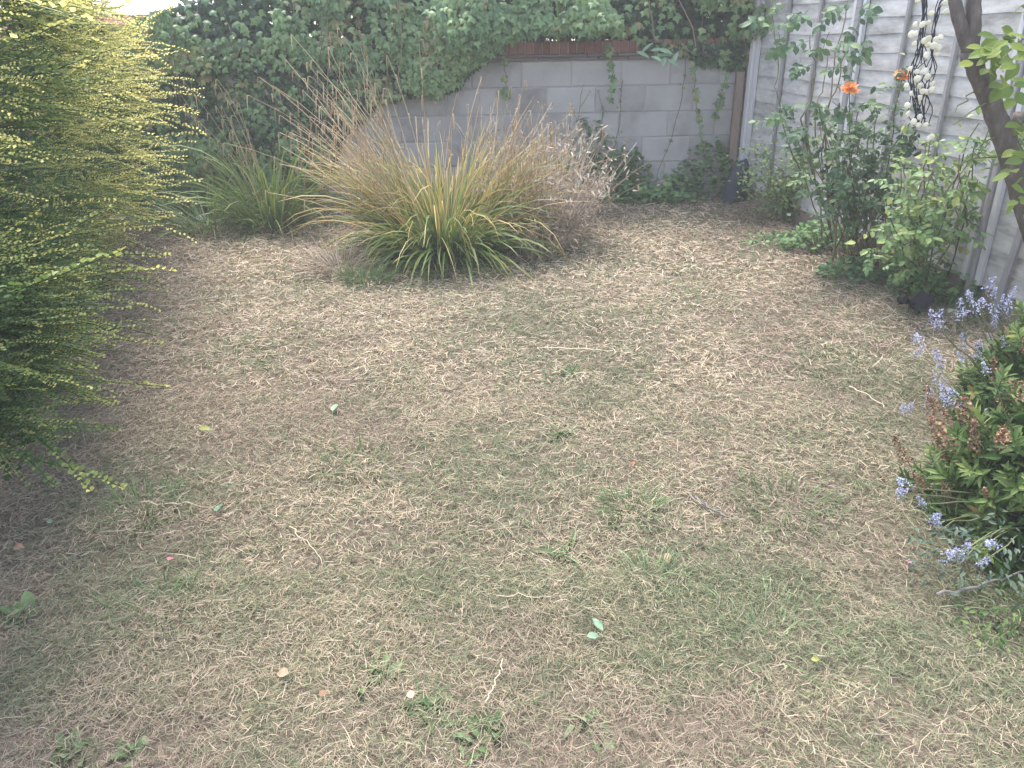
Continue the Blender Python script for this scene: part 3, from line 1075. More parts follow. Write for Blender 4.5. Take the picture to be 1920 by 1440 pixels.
# ------------------------------------------------------------------ strap-leaved clumps
def blade_lines(n, base, spread, Lr, el_r, bend_r, m=8, az=None, azj=math.pi, zf=None):
    a = rng.uniform(-azj, azj, n) + (0 if az is None else az)
    r = spread * np.sqrt(rng.random(n))
    L = rng.uniform(*Lr, n) * (.72 + .56 * vnoise(a * 2.2 + base[0] * 9, a * 0 + base[1] * 5, 1.0, 5))
    e0 = rng.uniform(*el_r, n)
    bd = rng.uniform(*bend_r, n)
    t = np.linspace(0, 1, m)
    el = e0[:, None] - bd[:, None] * t[None] ** 1.4
    hd = a[:, None] + rng.normal(0, .25, n)[:, None] * t[None]
    D = np.stack([np.cos(hd) * np.cos(el), np.sin(hd) * np.cos(el), np.sin(el)], -1) * (L / (m - 1))[:, None, None]
    P = np.concatenate([np.zeros((n, 1, 3)), np.cumsum(D[:, :-1], 1)], 1)
    b = np.stack([np.cos(a) * r, np.sin(a) * r, np.zeros(n)], -1) + np.asarray(base)
    P = P + b[:, None]
    P[..., 2] = np.maximum(P[..., 2], .012)
    side = np.stack([-np.sin(hd), np.cos(hd), np.zeros_like(hd)], -1)
    tw = rng.normal(0, .45, n)[:, None, None] + rng.normal(0, .5, n)[:, None, None] * t[None, :, None]
    side = norm(side * np.cos(tw) + np.array([0, 0, 1.]) * np.sin(tw))
    return P, side, t, L


BW = np.array([.7, .95, 1, 1, .9, .75, .5, .08])


def blade_part(t, name, P, side, tt, w, tint_base, tint_gain, mat, n_parts):
    """first n_parts blades become parts of their own, the rest one part"""
    n, m = P.shape[:2]
    W = w[:, None] * BW[None, :m]
    tv = tint_base[:, None] + tint_gain[:, None] * tt[None] ** 1.5
    for i in range(min(n_parts, n)):
        V, F = ribbons(P[i:i + 1], W[i:i + 1], side[i:i + 1])
        part(name, t, V, F, mat, {'tint': np.repeat(tv[i], 2)}, True)
    if n > n_parts:
        V, F = ribbons(P[n_parts:], W[n_parts:], side[n_parts:])
        part(name + 's', t, V, F, mat, {'tint': np.repeat(tv[n_parts:].ravel(), 2)}, True, kind='stuff')


def seed_stalks(t, n, base, spread, Lr, el_r, bend_r, azs, catkins=True, n_parts=60, thick=.0027, tintr=(0, 1)):
    P, side, tt, L = blade_lines(n, base, spread, Lr, el_r, bend_r, 9)
    a = azs(n)
    # re-aim
    rel = P - np.asarray(base)
    cur = np.arctan2(P[:, -1, 1] - P[:, 0, 1], P[:, -1, 0] - P[:, 0, 0])
    dlt = a - cur
    c, s_ = np.cos(dlt)[:, None], np.sin(dlt)[:, None]
    x, y = rel[..., 0] * c - rel[..., 1] * s_, rel[..., 0] * s_ + rel[..., 1] * c
    P = np.stack([x, y, rel[..., 2]], -1) + np.asarray(base)
    for i in range(n):
        ps = [tube(P[i], thick * rng.uniform(.8, 1.3), thick * .6, 3, rng.uniform(*tintr), False)]
        V, F, tn_ = merge(ps)
        o = part('flower_stalk', t, V, F, M['stalk'], {'tint': tn_})
        if catkins:
            cs = []
            for k in range(rng.integers(3, 6)):
                j = 8 - k * .9
                j0 = int(max(j, 3))
                p = P[i][j0] + (P[i][min(j0 + 1, 8)] - P[i][j0]) * (j - j0)
                Lc = rng.uniform(.05, .11)
                dr = norm(P[i][8] - P[i][6]) * .5 + rng.normal(0, .25, 3)
                dr[2] = min(dr[2], .2)
                q1 = p + dr * Lc * .5
                q2 = q1 + np.array([dr[0] * .2 * Lc, dr[1] * .2 * Lc, -Lc * .9])
                cs.append(tube(curve([p, q1, q2], 5), np.array([.0012, .003, .0042, .004, .0015]) * 1.0, None, 4, rng.random(), False))
            V, F, tn_ = merge(cs)
            part('flower_spikes', o, V, F, M['spike'], {'tint': tn_}, kind='stuff')


# the big yellowing sedge in the middle
SB = ground(838, 478)
SB[2] = gh(SB[0], SB[1])
sedge = thing('pendulous_sedge', SB, 'big yellowing clump of arching sedge in the middle of the lawn edge', 'grass clump')
dF = np.array([math.cos(-math.pi / 2), math.sin(-math.pi / 2)])
P, side, tt, L = blade_lines(240, SB, .30, (.45, .85), (.45, 1.25), (.8, 2.2), az=-math.pi / 2, azj=2.0)
blade_part(sedge, 'blade', P, side, tt, rng.uniform(.0055, .0105, 240), rng.uniform(.03, .30, 240), rng.uniform(-.05, .5, 240), M['sedge'], 240)
P, side, tt, L = blade_lines(560, SB + [0, .06, 0], .34, (.55, 1.05), (.95, 1.52), (.4, 1.7), az=math.pi / 2, azj=2.0)
blade_part(sedge, 'rear_blade', P, side, tt, rng.uniform(.004, .008, 560), rng.uniform(.12, .55, 560), rng.uniform(.1, .7, 560), M['sedge'], 0)
P, side, tt, L = blade_lines(420, SB, .36, (.32, .68), (.15, 1.15), (.6, 1.7))
blade_part(sedge, 'low_blade', P, side, tt, rng.uniform(.004, .0075, 420), rng.uniform(.0, .25, 420), rng.uniform(.05, .5, 420), M['sedge'], 0)


P, side, tt, L = blade_lines(300, SB + [-.04, .04, 0], .34, (.65, 1.12), (.7, 1.45), (.7, 2.3))
blade_part(sedge, 'dry_blade', P, side, tt, rng.uniform(.0022, .0048, 300), rng.uniform(.4, .72, 300), rng.uniform(.1, .4, 300), M['sedge'], 0)


def azs_left(n):
    return np.where(rng.random(n) < .62, rng.normal(math.pi * .95, .5, n), rng.uniform(0, 2 * math.pi, n))


seed_stalks(sedge, 105, SB + [-.05, .05, 0], .25, (.95, 1.6), (.75, 1.45), (.1, .7), azs_left)
seed_stalks(sedge, 75, SB + [.2, .15, 0], .3, (.75, 1.2), (1.1, 1.5), (.05, .6), lambda n: rng.uniform(-.8, 1.6, n))

# small clump in front on its left
TB = ground(690, 532)
tuft = thing('grass_tuft', TB, 'small bright green grass tuft in front of the big sedge', 'grass tuft')
P, side, tt, L = blade_lines(260, TB, .13, (.08, .2), (.4, 1.4), (.3, 1.5))
blade_part(tuft, 'blade', P, side, tt, rng.uniform(.0018, .003, 260), rng.uniform(.1, .5, 260), rng.uniform(0, .3, 260), M['green'], 0)
TB = ground(640, 505)
tuft = thing('grass_tuft', TB, 'scruffy straw and green grass tuft at the left foot of the big sedge', 'grass tuft')
P, side, tt, L = blade_lines(260, TB, .2, (.12, .3), (.3, 1.2), (.4, 1.6))
blade_part(tuft, 'blade', P, side, tt, rng.uniform(.0018, .003, 260), rng.uniform(.1, .9, 260), rng.uniform(0, .3, 260), M['dryweed'], 0)

# greener clump by the ivy
GB = ground(515, 428)
gs = thing('green_sedge', GB, 'green arching sedge clump in front of the dark ivy', 'grass clump')
P, side, tt, L = blade_lines(190, GB, .2, (.5, .95), (.7, 1.5), (.6, 2.0))
blade_part(gs, 'blade', P, side, tt, rng.uniform(.005, .0085, 190), rng.uniform(.2, .46, 190), rng.uniform(-.05, .25, 190), M['sedge'], 130)
P, side, tt, L = blade_lines(240, GB, .2, (.25, .55), (.3, 1.4), (.5, 1.8))
blade_part(gs, 'low_blade', P, side, tt, rng.uniform(.004, .006, 240), rng.uniform(.08, .35, 240), rng.uniform(.0, .35, 240), M['sedge'], 0)
seed_stalks(gs, 12, GB, .1, (.8, 1.25), (1.2, 1.5), (.2, 1.0), lambda n: rng.normal(2.6, .9, n), tintr=(.0, .5))

PB = ground(395, 430)
pg = thing('floppy_grass', PB, 'floppy pale green grass sprawling beside the golden hedge', 'grass clump')
P, side, tt, L = blade_lines(130, PB, .2, (.35, .8), (.25, 1.1), (.4, 1.4))
blade_part(pg, 'blade', P, side, tt, rng.uniform(.004, .0075, 130), rng.uniform(.3, .8, 130), rng.uniform(.0, .3, 130), M['green'], 130)
P, side, tt, L = blade_lines(420, PB + [-.1, .1, 0], .5, (.12, .35), (.2, 1.2), (.4, 1.6))
blade_part(pg, 'low_blade', P, side, tt, rng.uniform(.002, .004, 420), rng.uniform(.0, .8, 420), rng.uniform(.0, .3, 420), M['green'], 0)


# dry weeds to the right of the sedge
def dry_weeds(px, py, n, h, spread, label, tintr=(.2, 1), fluff=6):
    B = ground(px, py)
    t = thing('dry_weed', B, label, 'weed')
    P, side, tt, L = blade_lines(n, B, spread, (h * .45, h), (1.0, 1.55), (-.1, .9), 8)
    V, F = ribbons(P, np.full((n, 8), .0022), side)
    tn_ = np.repeat(rng.uniform(*tintr, n), 16)
    part('stems', t, V, F, M['dryweed'], {'tint': tn_}, kind='stuff')
    k = n * fluff
    i, j = rng.integers(0, n, k), rng.integers(2, 8, k)
    T = P[i, j] + rng.normal(0, .02, (k, 3))
    d = norm(rng.normal(0, 1, (k, 3)) + [0, 0, -.4])
    V, F, tn_ = scatter(leaf6(.14, .05, .3), frames(d, rand_dirs(k)), T, rng.uniform(.02, .06, k), rng.uniform(*tintr, k))
    part('seed_fluff', t, V, F, M['dryweed'], {'tint': tn_}, kind='stuff')
    return t


dry_weeds(1035, 455, 420, .86, .26, 'tall faded brown dry weeds on the right flank of the big sedge', (.25, 1))
dry_weeds(1000, 480, 160, .45, .24, 'low tangle of grey dead stems at the right foot of the big sedge', (.0, .7))
dry_weeds(985, 425, 120, 1.0, .25, 'wispy pale dry stems rising behind the right of the sedge', (.4, 1), 3)


# thistles in front of the wall
def thistle(px, py, h, label, seed):
    B = ground(px, py)
    t = thing('thistle', B, label, 'thistle', 'seeding thistles before the block wall')
    top = B + [rng.normal(0, .04), 0, h]
    c = curve([B, (B + top) / 2 + [rng.normal(0, .03), 0, 0], top], 10, .004)
    st = [tube(c, .006, .003, 5, .45)]
    heads = []
    for k in range(6):
        j = rng.integers(5, 10)
        e = c[j] + np.array([rng.normal(0, .07), rng.normal(0, .05), rng.uniform(.06, .14)])
        st.append(tube(curve([c[j], (c[j] + e) / 2 + [0, 0, -.01], e], 5), .003, .002, 4, .45))
        heads.append(e)
    V, F, tn_ = merge(st)
    part('stem', t, V, F, M['thistle'], {'tint': tn_})
    for e in heads:
        k = 26
        d = norm(rng.normal(0, .6, (k, 3)) + [0, 0, .9])
        V, F, tn_ = scatter(leaf6(.12, .03, .1), frames(d, rand_dirs(k)), np.repeat(e[None], k, 0), rng.uniform(.018, .04, k), rng.uniform(.5, 1.05, k))
        part('flower_head', t, V, F, M['thistle'], {'tint': tn_})
    k = 34
    j = rng.integers(0, 8, k)
    d = norm(np.stack([rng.normal(0, 1, k), rng.normal(0, 1, k), rng.normal(.1, .3, k)], -1))
    V, F, tn_ = scatter(leaf10(.16, .06, .4), frames(d), c[j], rng.uniform(.05, .11, k), rng.uniform(.2, .7, k))
    part('leaves', t, V, F, M['thistle'], {'tint': tn_}, kind='stuff')


thistle(1072, 385, .98, 'upright thistle with a fluffy head against the left of the bare wall', 1)
thistle(1112, 380, .86, 'bending thistle with spread pale heads right of its upright neighbour', 2)
thistle(1160, 378, .55, 'short thin thistle among the leaves at the wall foot', 3)


# herbs at the wall foot
def herbs(px, py, n, r, h, label, size=(.03, .06), mat='herb', proto=None, sq=.5, tintr=(.1, .9)):
    B = ground(px, py)
    B[2] = gh(B[0], B[1])
    t = thing('leafy_weed', B, label, 'weed')
    a = rng.uniform(0, 2 * math.pi, n)
    rr = r * np.sqrt(rng.random(n))
    x, y = np.cos(a) * rr, np.sin(a) * rr * sq
    z = h * np.sqrt(np.clip(1 - (rr / r) ** 2 * .8, 0, 1)) * rng.uniform(.2, 1, n) * (.6 + .8 * vnoise(x + B[0], y + B[1], .12, 17))
    T = np.stack([x + B[0], y + B[1], z + B[2] + .01], -1)
    d = norm(np.stack([np.cos(a) + rng.normal(0, .6, n), np.sin(a) - .3 + rng.normal(0, .6, n), rng.normal(-.1, .4, n)], -1))
    V, F, tn_ = scatter(proto or lobed(), frames(d, norm(rng.normal(0, .4, (n, 3)) + [0, -.3, 1])), T, rng.uniform(*size, n), rng.uniform(*tintr, n))
    part('foliage', t, V, F, M[mat], {'tint': tn_}, kind='stuff')
    st = []
    for i in rng.integers(0, n, 26):
        b = np.array([B[0] + x[i] * .5, B[1] + y[i] * .5, B[2]])
        st.append(tube(curve([b, (b + T[i]) / 2 + [0, 0, .02], T[i]], 5), .0025, .0015, 3, .5))
    V, F, tn_ = merge(st)
    part('stems', t, V, F, M['stem'], {'tint': tn_}, kind='stuff')
    return t


herbs(1125, 378, 950, .46, .58, 'big dark green leafy weed at the wall foot right of the sedge')
herbs(1190, 388, 260, .30, .17, 'low dark green weed along the middle of the wall foot')
herbs(1325, 376, 700, .42, .42, 'leafy green weed at the right end of the wall beside the dark sack')
herbs(1255, 388, 200, .25, .12, 'small sprawling weed in the gap at the foot of the bare wall')
herbs(1350, 308, 90, .14, .3, 'broad leaved shoot in front of the brown corner posts', (.07, .11))
herbs(300, 408, 800, .55, .36, 'grey green weeds between the hedge and the ivy foot', (.025, .05))
herbs(420, 345, 160, .18, .42, 'yellow flowering weed in front of the ivy left of the green sedge', (.02, .04), 'yellowleaf')
herbs(1640, 520, 480, .38, .13, 'low green weeds under the bare rose stems', (.02, .04))
herbs(1790, 560, 620, .40, .24, 'ferny green weeds along the fence foot behind the solar light', (.02, .045))
herbs(1915, 1170, 240, .20, .06, 'sparse dark green weeds at the right edge below the flowering shrub', (.012, .028), 'hebe', leaf10(.22, .05, .2), .8)
herbs(1545, 470, 420, .34, .22, 'tangled green growth between the low bush and the rose stems', (.02, .045))
herbs(1500, 455, 260, .45, .06, 'sparse flat weeds between the low rose and the lawn', (.02, .035))

# stone and litter near the hedge foot
def stone(px, py, r, label, name='stone'):
    B = ground(px, py)
    import bmesh
    bm = bmesh.new()
    bmesh.ops.create_icosphere(bm, subdivisions=3, radius=1)
    for v in bm.verts:
        p = v.co
        f = 1 + .35 * (fbm(p.x + 5, p.y + p.z * 1.7, .9, 4) - .5)
        v.co = Vector((p.x * r * 1.3 * f, p.y * r * f, max(p.z * r * .75 * f, -r * .3)))
    me = bpy.data.meshes.new(name)
    bm.to_mesh(me)
    bm.free()
    me.materials.append(M['stone'])
    at_ = me.attributes.new('tint', 'FLOAT', 'POINT')
    at_.data.foreach_set('value', np.full(len(me.vertices), .6, np.float32))
    me.polygons.foreach_set('use_smooth', np.ones(len(me.polygons), bool))
    o = link(name, me, None, (B[0], B[1], gh(B[0], B[1]) + r * .25))
    tag(o, label, 'stone')


stone(228, 425, .085, 'tan stone lying under the far end of the golden hedge')
stone(1783, 590, .035, 'small pale stone beside the solar light')


# ------------------------------------------------------------------ roses and right border
def bush_leaves(t, mats, stems, n, Lr, spread, seed, bias=.35, tint_shift=0):
    """compound leaves set on the stems as parts of their own"""
    ms = []
    for k in range(4):
        V, F, tn_ = compound_leaf(5 if k % 2 else 7, .30, seed + k)
        ms.append(np_mesh('leaf', V, F, mats, {'tint': tn_ + tint_shift}))
    for k in range(n):
        c = stems[rng.integers(0, len(stems))]
        j = int(len(c) * (bias + (1 - bias) * rng.random()) - 1e-6)
        p = c[j] + rng.normal(0, spread, 3)
        d = norm(np.array([[rng.normal(0, 1), rng.normal(-.35, .8), rng.normal(-.05, .45)]]))
        Rm = frames(d, norm(np.array([[rng.normal(0, .35), -.35 + rng.normal(0, .3), 1]])))[0]
        Mx = np.eye(4)
        Mx[:3, :3] = Rm * rng.uniform(*Lr)
        Mx[:3, 3] = p
        piece('leaf', t, ms[k % 4], Mx)


def stem_set(t, lines, r0, r1, mat='stem', wig=.008, n=12, name='stem', tint=None):
    cs = []
    for pts in lines:
        c = curve(pts, n, wig)
        V, F, tn_ = tube(c, r0 * rng.uniform(.8, 1.2), r1, 5, rng.random() if tint is None else tint)
        part(name, t, V, F, M[mat], {'tint': tn_}, True)
        cs.append(c)
    return cs


# low rose by the post
B = ground(1470, 420)
t = thing('low_rose_bush', B, 'low rounded grey green bush at the far end of the fence', 'bush')
lines = []
for k in range(16):
    a = rng.uniform(0, 2 * math.pi)
    r = rng.uniform(.1, .44)
    e = B + [math.cos(a) * r - .03, math.sin(a) * r * .8, rng.uniform(.25, .72)]
    lines.append([B + [rng.normal(0, .06), rng.normal(0, .06), 0], (B + e) / 2 + [0, 0, .06], e])
cs = stem_set(t, lines, .004, .002)
n = 1900
i = rng.integers(0, 16, n)
T = np.array([cs[a][rng.integers(3, 12)] for a in i]) + rng.normal(0, .07, (n, 3))
T[:, 2] = np.maximum(T[:, 2], .02)
d = norm(np.stack([rng.normal(0, 1, n), rng.normal(-.3, .8, n), rng.normal(-.1, .5, n)], -1))
V, F, tn_ = scatter(leaf10(.3, .06, .2), frames(d, norm(rng.normal(0, .4, (n, 3)) + [0, -.4, 1])), T, rng.uniform(.024, .046, n), rng.uniform(.2, .85, n))
part('foliage', t, V, F, M['roseleaf2'], {'tint': tn_}, kind='stuff')


def bloom(t, p, r, mat='petal', tilt=(-.25, -.3, 1)):
    ps = []
    for ring, (nn, el, sc) in enumerate(((13, .1, 1.0), (11, .42, .86), (9, .8, .7), (7, 1.15, .5))):
        a = np.arange(nn) / nn * 2 * math.pi + ring * .5 + rng.normal(0, .1, nn)
        d = np.stack([np.cos(a) * np.cos(el), np.sin(a) * np.cos(el), np.full(nn, math.sin(el))], -1)
        ps.append(scatter(leaf10(.24, -.06, .1 if ring == 0 else -.15), frames(d, (0, 0, 1)), np.repeat(np.array([[0, 0, 0.0]]), nn, 0), np.full(nn, r * sc), rng.uniform(.1, .5, nn) + .12 * ring))
    V, F, tn_ = merge(ps)
    z = norm(np.array(tilt, float))
    Rz = frames(np.array([[1.0, 0, 0]]), z[None])[0]
    V = V @ Rz.T + p
    part('flower', t, V, F, M[mat], {'tint': tn_}, True)


def canes(B, n, targets, spread, y_r):
    out = []
    for k in range(n):
        px, py = targets[k % len(targets)]
        e = at(px + rng.normal(0, spread), py + rng.normal(0, spread), rng.uniform(*y_r))
        b = B + [rng.normal(0, .09), rng.normal(0, .07), 0]
        mid = b * .5 + e * .5 + np.array([rng.normal(0, .05), rng.normal(0, .06), .05])
        out.append([b, mid, e])
    return out


# orange rose
B = ground(1610, 500)
B[2] = gh(B[0], B[1])
t = thing('orange_rose', B, 'tall rose with two orange blooms and a thicket of bare brown lower stems', 'rose bush')
f1, f2 = at(1594, 166, 4.75), at(1691, 141, 4.75)
tg = [(1590, 330), (1560, 260), (1480, 250), (1640, 230), (1620, 180), (1520, 330), (1700, 260), (1660, 330)]
lines = [[B, (B + f1) / 2 + [-.02, 0, 0], f1], [B + [.05, 0, 0], (B + f2) / 2 + [.04, 0, .02], f2]]
lines += canes(B, 18, tg, 18, (4.55, 5.1))
cs = stem_set(t, lines, .006, .003)
low = []
for k in range(26):
    a = rng.uniform(0, 2 * math.pi)
    e = B + [math.cos(a) * rng.uniform(.05, .26), math.sin(a) * .15, rng.uniform(.18, .5)]
    low.append([B + [rng.normal(0, .1), rng.normal(0, .06), 0], (B + e) / 2 + [rng.normal(0, .03), 0, 0], e])
stem_set(t, low, .0055, .003, 'twig', .008)
bush_leaves(t, M['roseleaf'], cs, 240, (.08, .145), .055, 40, .40)
n = 430
i = rng.integers(0, len(cs), n)
T = np.array([cs[a][rng.integers(6, 12)] for a in i]) + rng.normal(0, .06, (n, 3))
d = norm(np.stack([rng.normal(0, 1, n), rng.normal(-.3, .8, n), rng.normal(-.1, .5, n)], -1))
V, F, tn_ = scatter(leaf10(.33, .06, .2), frames(d, norm(rng.normal(0, .4, (n, 3)) + [0, -.4, 1])), T, rng.uniform(.03, .06, n), rng.uniform(.2, .9, n))
part('foliage', t, V, F, M['roseleaf'], {'tint': tn_}, kind='stuff')
bloom(t, f1, .058, tilt=(-.1, -.6, 1))
bloom(t, f2, .05, tilt=(.1, -.6, 1))
bloom(t, at(1560, 309, 4.8), .02, 'red')

# tall leggy rose shoots with big leaves at the top
B = ground(1560, 470)
B[2] = gh(B[0], B[1])
t = thing('climbing_rose', B, 'leggy rose with large dark leaves reaching up in front of the fence', 'rose bush')
pts = [(1445, -10), (1515, 60), (1560, 90), (1595, -20), (1590, 60), (1530, 130)]
lines = []
for px, py in pts:
    e = at(px, py, rng.uniform(4.7, 5.1))
    m1 = at(1500 + (px - 1500) * .5, 250, 5.0)
    lines.append([B + [rng.normal(0, .05), 0, 0], m1, (m1 + e) / 2 + [rng.normal(0, .03), 0, .0], e])
cs = stem_set(t, lines, .006, .003, n=16)
ms = []
for k in range(3):
    V, F, tn_ = compound_leaf(5, .36, 70 + k)
    ms.append(np_mesh('leaf', V, F, M['roseleaf'], {'tint': tn_ + .02}))
lp = [(1450, 45), (1470, 25), (1460, 60), (1490, 15), (1515, 20), (1520, 75), (1560, 25), (1570, 10), (1605, 15), (1600, 40), (1610, 48), (1530, 100), (1525, 120), (1550, 95), (1575, 95), (1585, 125), (1560, 115), (1575, 130), (1505, 130), (1480, 80), (1555, 60), (1590, 85),
      (1470, 210), (1500, 200), (1530, 215), (1545, 235), (1490, 240), (1560, 190), (1565, 205)]
lp = lp + [(x_ + rng.normal(0, 16), y_ + rng.normal(0, 16)) for x_, y_ in lp[::2]]
for k, (px, py) in enumerate(lp):
    p = at(px, py, rng.uniform(4.65, 5.0))
    d = norm(np.array([[rng.normal(0, 1), rng.normal(-.3, .4), rng.normal(-.35, .45)]]))
    Rm = frames(d, norm(np.array([[rng.normal(0, .4), -.7, .7]])))[0]
    Mx = np.eye(4)
    Mx[:3, :3] = Rm * rng.uniform(.10, .165)
    Mx[:3, 3] = p
    piece('leaf', t, ms[k % 3], Mx)

# pale leaved rose in front of the tree
B = ground(1725, 545)
B[2] = gh(B[0], B[1])
t = thing('pale_leaved_rose', B, 'light green rose arching up from the fence foot beside the solar light', 'rose bush')
tg = [(1690, 420), (1660, 470), (1740, 330), (1790, 300), (1830, 250), (1880, 235), (1690, 300), (1750, 270), (1760, 400), (1800, 350), (1720, 380)]
lines = canes(B, 20, tg, 12, (3.95, 4.35))
cs = stem_set(t, lines, .0055, .003)
bush_leaves(t, M['roseleaf2'], cs, 190, (.085, .15), .04, 90, .30)
n = 300
i = rng.integers(0, len(cs), n)
T = np.array([cs[a][rng.integers(5, 12)] for a in i]) + rng.normal(0, .06, (n, 3))
d = norm(np.stack([rng.normal(0, 1, n), rng.normal(-.3, .8, n), rng.normal(-.1, .5, n)], -1))
V, F, tn_ = scatter(leaf10(.33, .06, .2), frames(d, norm(rng.normal(0, .4, (n, 3)) + [0, -.4, 1])), T, rng.uniform(.03, .06, n), rng.uniform(.3, 1, n))
part('foliage', t, V, F, M['roseleaf2'], {'tint': tn_}, kind='stuff')

# ------------------------------------------------------------------ tree on the right
TY = 3.75


def tree():
    def ap(px, py, dy=0):
        return at(px, py, TY + dy)
    B = ground(2015, 690)
    B = np.array([2.66, 3.42, gh(2.66, 3.42)])
    t = thing('garden_tree', B, 'leaning grey brown tree trunk forking at the top right in front of the fence', 'tree')
    tr = curve([B, ap(1955, 480, -.05), ap(1922, 380), ap(1895, 290), ap(1868, 220), ap(1838, 150), ap(1818, 95)], 26, .0025)
    rad = np.interp(np.linspace(0, 1, 26), [0, .1, .4, .7, .9, 1], [.08, .064, .054, .045, .038, .044])
    V, F, tn_ = tube(tr, rad, None, 12, .5)
    V = V + .004 * norm(V - V.mean(0)) * rng.normal(0, 1, (len(V), 1))
    part('trunk', t, V, F, M['bark'], {'tint': tn_}, True)
    l1 = curve([ap(1822, 108), ap(1800, 45), ap(1790, 0), ap(1775, -80), ap(1745, -220)], 14, .002)
    V, F, tn_ = tube(l1, .031, .02, 10, .5)
    part('limb', t, V, F, M['bark'], {'tint': tn_}, True)
    l2 = curve([ap(1818, 100), ap(1824, 45), ap(1827, 0), ap(1832, -90), ap(1860, -240)], 14, .002)
    V, F, tn_ = tube(l2, .037, .022, 10, .5)
    part('limb', t, V, F, M['bark'], {'tint': tn_}, True)
    st = curve([ap(1885, 262), ap(1903, 235, -.03), ap(1912, 215, -.05)], 5)
    V, F, tn_ = tube(st, .035, .03, 10, .5)
    part('cut_stub', t, V, F, M['bark'], {'tint': tn_}, True)
    # twigs
    tw = []
    for a, b in (((1890, 285), (1720, 345)), ((1880, 250), (1800, 310)), ((1862, 190), (1790, 235)), ((1850, 150), (1930, 60)), ((1900, 300), (1960, 180)), ((1845, 160), (1780, 220)), ((1905, 330), (1990, 240))):
        p, q_ = ap(*a), ap(*b, -.15)
        tw.append(curve([p, (p + q_) / 2 + [0, 0, .02], q_], 9, .006))
    V, F, tn_ = merge([tube(c, .005, .002, 4, .4) for c in tw])
    part('twigs', t, V, F, M['stem'], {'tint': tn_})
    lm = [np_mesh('leaf', *leaf10(.34, .04, .15)[:2], M['treeleaf'], {'tint': np.full(11, .35 + .2 * k)}) for k in range(3)]
    spots = []
    for px, py, n_, sx, sy in ((1875, 75, 12, 30, 25), (1890, 110, 16, 28, 25), (1905, 160, 10, 25, 20), (1850, 130, 6, 15, 20), (1900, 300, 10, 18, 25), (1912, 250, 8, 14, 18), (1905, 375, 6, 18, 20), (1860, 90, 8, 15, 15), (1915, 15, 4, 10, 10)):
        spots += [(px + rng.normal(0, sx * .7), py + rng.normal(0, sy * .7)) for _ in range(n_)]
    for k, (px, py) in enumerate(spots):
        p = at(px, py, TY + rng.uniform(-.30, -.08))
        d = norm(np.array([[rng.normal(0, 1), rng.normal(-.2, .5), rng.normal(-.4, .4)]]))
        Rm = frames(d, norm(np.array([[rng.normal(0, .4), -.5, .8]])))[0]
        Mx = np.eye(4)
        Mx[:3, :3] = Rm * rng.uniform(.05, .085)
        Mx[:3, 3] = p
        piece('leaf', t, lm[k % 3], Mx)
    # the crown above the picture
    n = 900
    c0 = ap(2050, -260) + [0, 0, .5]
    T = c0 + rand_dirs(n) * (rng.random(n) ** .4)[:, None] * np.array([.95, .9, .5])
    V, F, tn_ = scatter(leaf10(.34, .04, .15), frames(norm(rng.normal(0, 1, (n, 3)) + [0, 0, -.3]), norm(rng.normal(0, .5, (n, 3)) + [0, 0, 1])), T, rng.uniform(.05, .08, n), rng.uniform(.1, .8, n))
    part('crown', t, V, F, M['treeleaf'], {'tint': tn_}, kind='stuff')


tree()

# ------------------------------------------------------------------ string lights hanging from the limb
LY = 3.62
t = thing('string_lights', at(1735, 110, LY), 'bundle of dark string lights with small cream bulbs hanging beside the tree', 'string lights')


def lp_(u, v, dy=0):
    return at(1640 + u / 5.54, v / 5.54, LY + dy)


strands = []
for k in range(7):
    j = lambda s_: rng.normal(0, s_)
    strands.append([lp_(520 + j(16), -160), lp_(525 + j(16), 60), lp_(505 + j(14), 280), lp_(470 + j(16), 480), lp_(430 + j(25), 640), lp_(410 + j(32), 800), lp_(405 + j(36), 980), lp_(430 + j(34), 1180), lp_(450 + j(30), 1310)])
for k in range(5):
    strands.append([lp_(790 + j(5), -160), lp_(690 + j(10), 30), lp_(650 + j(14), 180), lp_(620 + j(14), 360), lp_(600 + j(18), 540), lp_(590 + j(40), 720), lp_(540 + j(40), 900), lp_(520 + j(50), 1120), lp_(490 + j(40), 1300)])
for k in range(3):
    strands.append([lp_(500 + j(10), 420), lp_(505 + j(10), 600), lp_(490 + j(40), 760), lp_(520 + j(40), 900), lp_(540 + j(50), 1060), lp_(510 + j(40), 1240)])
for c in strands:
    cc = curve(c, 24, .0014)
    cc[:, 1] += rng.normal(0, .012)
    V, F, tn_ = tube(cc, .0021, .0021, 4, .5)
    part('cable', t, V, F, M['cable'], {'tint': tn_}, True)


def bulb_mesh():
    a = np.arange(10) / 10 * 2 * math.pi
    prof = [(0.0, .30), (.55, .27), (.86, .14), (1.0, -.04), (.86, -.2), (.5, -.28), (.26, -.32), (.24, -.6), (0, -.62)]
    V = [[0, prof[0][1], 0]]
    for r_, y_ in prof[1:-1]:
        V += [[math.cos(b) * r_, y_, math.sin(b) * r_] for b in a]
    V += [[0, prof[-1][1], 0]]
    T3, Q4 = [], []
    for i in range(10):
        T3.append([0, 1 + (i + 1) % 10, 1 + i])
    m = len(prof) - 2
    for k in range(m - 1):
        for i in range(10):
            Q4.append([1 + k * 10 + i, 1 + k * 10 + (i + 1) % 10, 1 + (k + 1) * 10 + (i + 1) % 10, 1 + (k + 1) * 10 + i])
    e = len(V) - 1
    for i in range(10):
        T3.append([e, 1 + (m - 1) * 10 + i, 1 + (m - 1) * 10 + (i + 1) % 10])
    return np_mesh('bulb', np.array(V), [np.array(T3), np.array(Q4)], M['bulb'], {'tint': np.full(len(V), .5)}, True)


